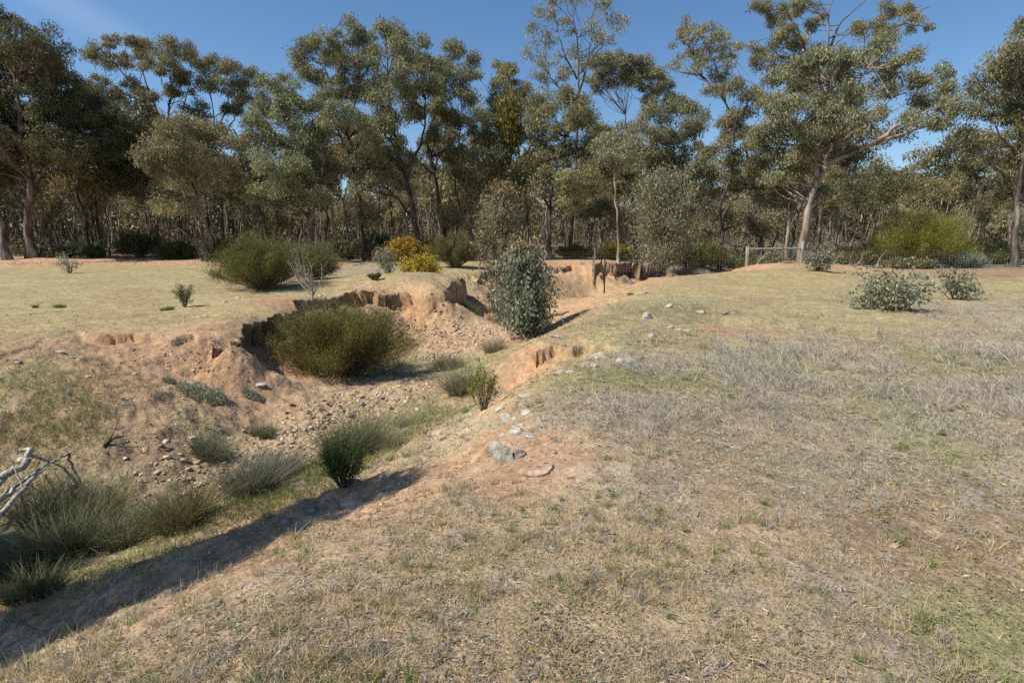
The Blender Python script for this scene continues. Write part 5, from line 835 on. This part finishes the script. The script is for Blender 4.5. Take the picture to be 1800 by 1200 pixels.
def tufts():
    x, y, r, rng = scatter(9500, 1.35, 12, 88); w = zones(x, y); p = w[0] * .8 + w[8] * .8 + w[3] * .6 + w[2] * .9 + w[7] * .6 + w[1] * .2; m = rng.random(len(x)) < p * np.clip(.5 + 1.2 * fbm(x, y, 1.8, 3, 97), .05, 1); x, y, r = x[m], y[m], r[m]; n = len(x)
    q = rng.integers(12, 46, n); i = np.repeat(np.arange(n), q); N = len(i); a = rng.random(N) * 6.28; rr = (.012 + .03 * rng.random(n))[i] * np.sqrt(rng.random(N)) * np.clip(r[i] / 4, 1, 2); X, Y = x[i] + np.cos(a) * rr, y[i] + np.sin(a) * rr
    kind = rng.random(n)[i]; D = rng.normal(size=(N, 3)) * .5; D[:, 2] = .9; L = (.022 + .05 * rng.random(n) ** 2)[i] * (.5 + .8 * rng.random(N)) * np.clip(r[i] / 5, 1, 1.6)
    c1 = np.where((kind < .22)[:, None], np.array([.19, .24, .07]), np.where((kind < .7)[:, None], np.array([.54, .43, .25]), np.array([.42, .38, .31]))) * (1 + .18 * rng.normal(size=(N, 1)))
    V, F, c = blades(np.c_[X, Y, terrain(X, Y) - .003], D, L, .0024 * np.clip(r[i] / 2.6, 1, 4), rng.normal(size=(N, 3)) * .4, np.clip(c1, .02, .75), 3, .25, rng); link('grass_tufts', mesh_np('grass_tufts', V, F, M['grass'], c), kind='stuff')
tufts()
def ground_twigs():
    x, y, r, rng = scatter(420, 1.5, 12, 98); n = len(x); z = terrain(x, y) + .008; a = rng.random(n) * 6.28; L = .03 + .12 * rng.random(n) ** 2; d = np.c_[np.cos(a), np.sin(a), .12 * rng.normal(size=n)]
    P = np.c_[x, y, z][:, None] + d[:, None] * L[:, None, None] * np.array([0, .35, .7, 1])[None, :, None]; P[:, 1:3] += rng.normal(size=(n, 2, 3)) * L[:, None, None] * .07; g = terrain(P[..., 0], P[..., 1]) + .005; P[..., 2] = np.maximum(P[..., 2], g)
    V, F = tubes(P, np.outer(.0015 + .003 * rng.random(n), [1, .9, .7, .4]), 4); link('ground_twigs', mesh_np('ground_twigs', V, F, M['deadwood']), kind='stuff')
ground_twigs()
def flowers():
    rng = np.random.default_rng(75)
    for nm, n, pal, hz in (('yellow_wildflowers', 150, (.70, .36, .02), .02), ('purple_wildflowers', 45, (.13, .04, .30), .05)):
        x, y, r, _ = scatter(n * 3, 1.5, 7, 76 if n > 100 else 77); m = x > -.6; x, y = x[m][:n], y[m][:n]; n = len(x); z = terrain(x, y) + hz * (.6 + .6 * rng.random(n)); P, Dr, Lr = [], [], []
        for q in range(6):
            a = q * 1.047 + rng.random(n); P.append(np.c_[x, y, z]); Dr.append(np.c_[np.cos(a), np.sin(a), np.full(n, .5)]); Lr.append(np.full(n, .005 + .002 * (hz < .03)))
        Pp, Dd, LL = np.vstack(P), np.vstack(Dr), np.hstack(Lr); V, F, c = diamonds(Pp, Dd, LL, LL * .8, np.tile(np.array(pal), (len(Pp), 1)) * (1 + .15 * rng.normal(size=(len(Pp), 1))), rng)
        S, G, sc_ = blades(np.c_[x, y, z - hz], np.c_[np.zeros((n, 2)), np.ones(n)], hz, .0015, np.zeros((n, 3)), np.tile([.12, .16, .05], (n, 1)), 1, .8, rng)
        link(nm, mesh_np(nm, np.vstack([V, S]), np.vstack([F, G + len(V)]), M['fine_leaf'], np.clip(np.vstack([c, sc_]), 0, .8)), kind='stuff')
flowers()

# ------------------------------------------------------------------ the gum standing off to the left whose limb shades the near bank
def shade_tree():
    co = 1 / math.tan(SUN_EL); pts = [(-40, 1130, -1.0), (120, 1085, -1.0), (260, 1020, -.9), (380, 970, -.95), (480, 930, -.9), (570, 895, -.85), (640, 865, -.75)]
    H = 6.2; bl = []; line = []
    for i, (px, py, z) in enumerate(pts):
        p = place(px, py, z); h = H + .3 * math.sin(i * 2); c = p + sd / sd[2] * (h - p[2]); line.append(c); f = 1 - i / 12; bl.append((c, (.95 * f + .12, .8 * f + .10, .5 * f + .1)))
    line = np.array(line); base = np.array([-14.5, -4.5, tz(-14.5, -4.5)]); low = np.array([-13.8, -3.8, 3.5])
    ext = [line[0] + np.array([-1.2, -1.1, .1]), line[0] + np.array([-2.6, -2.3, .6])]; bl += [(e, (1.0, .8, .6)) for e in ext] + [((-15, -5.5, 8.5), (2, 2, 1.2)), ((-16, -6, 7), (2, 2, 1.2))]
    for (px, py, z) in [(-40, 1030, -1.0), (-90, 960, -1.0), (-10, 985, -.9), (40, 1030, -1.0)]:
        p = place(px, py, z); bl.append((p + sd / sd[2] * (H + .8 - p[2]), (.45, .4, .35)))
    S = [np.array([base, base * .5 + low * .5, low, [-14.3, -4.6, 6], [-15, -5.5, 8.5]]), np.vstack([low, low * .5 + ext[0] * .5 - [0, 0, .3], ext[0] * .5 + line[0] * .5 - [0, 0, .2], line[2], line[4], line[6]])]
    bl = [(np.array(c), r) for c, r in bl]
    gum_tree('gum_tree', 'gum standing outside the picture to the left of the camera', base, S, bl, G_OLIVE, tip=.4, bark='bark_grey', leaves=420, size=.15, clump=.36, seed=900, r0=[.35, .13], dens=1.5)
shade_tree()
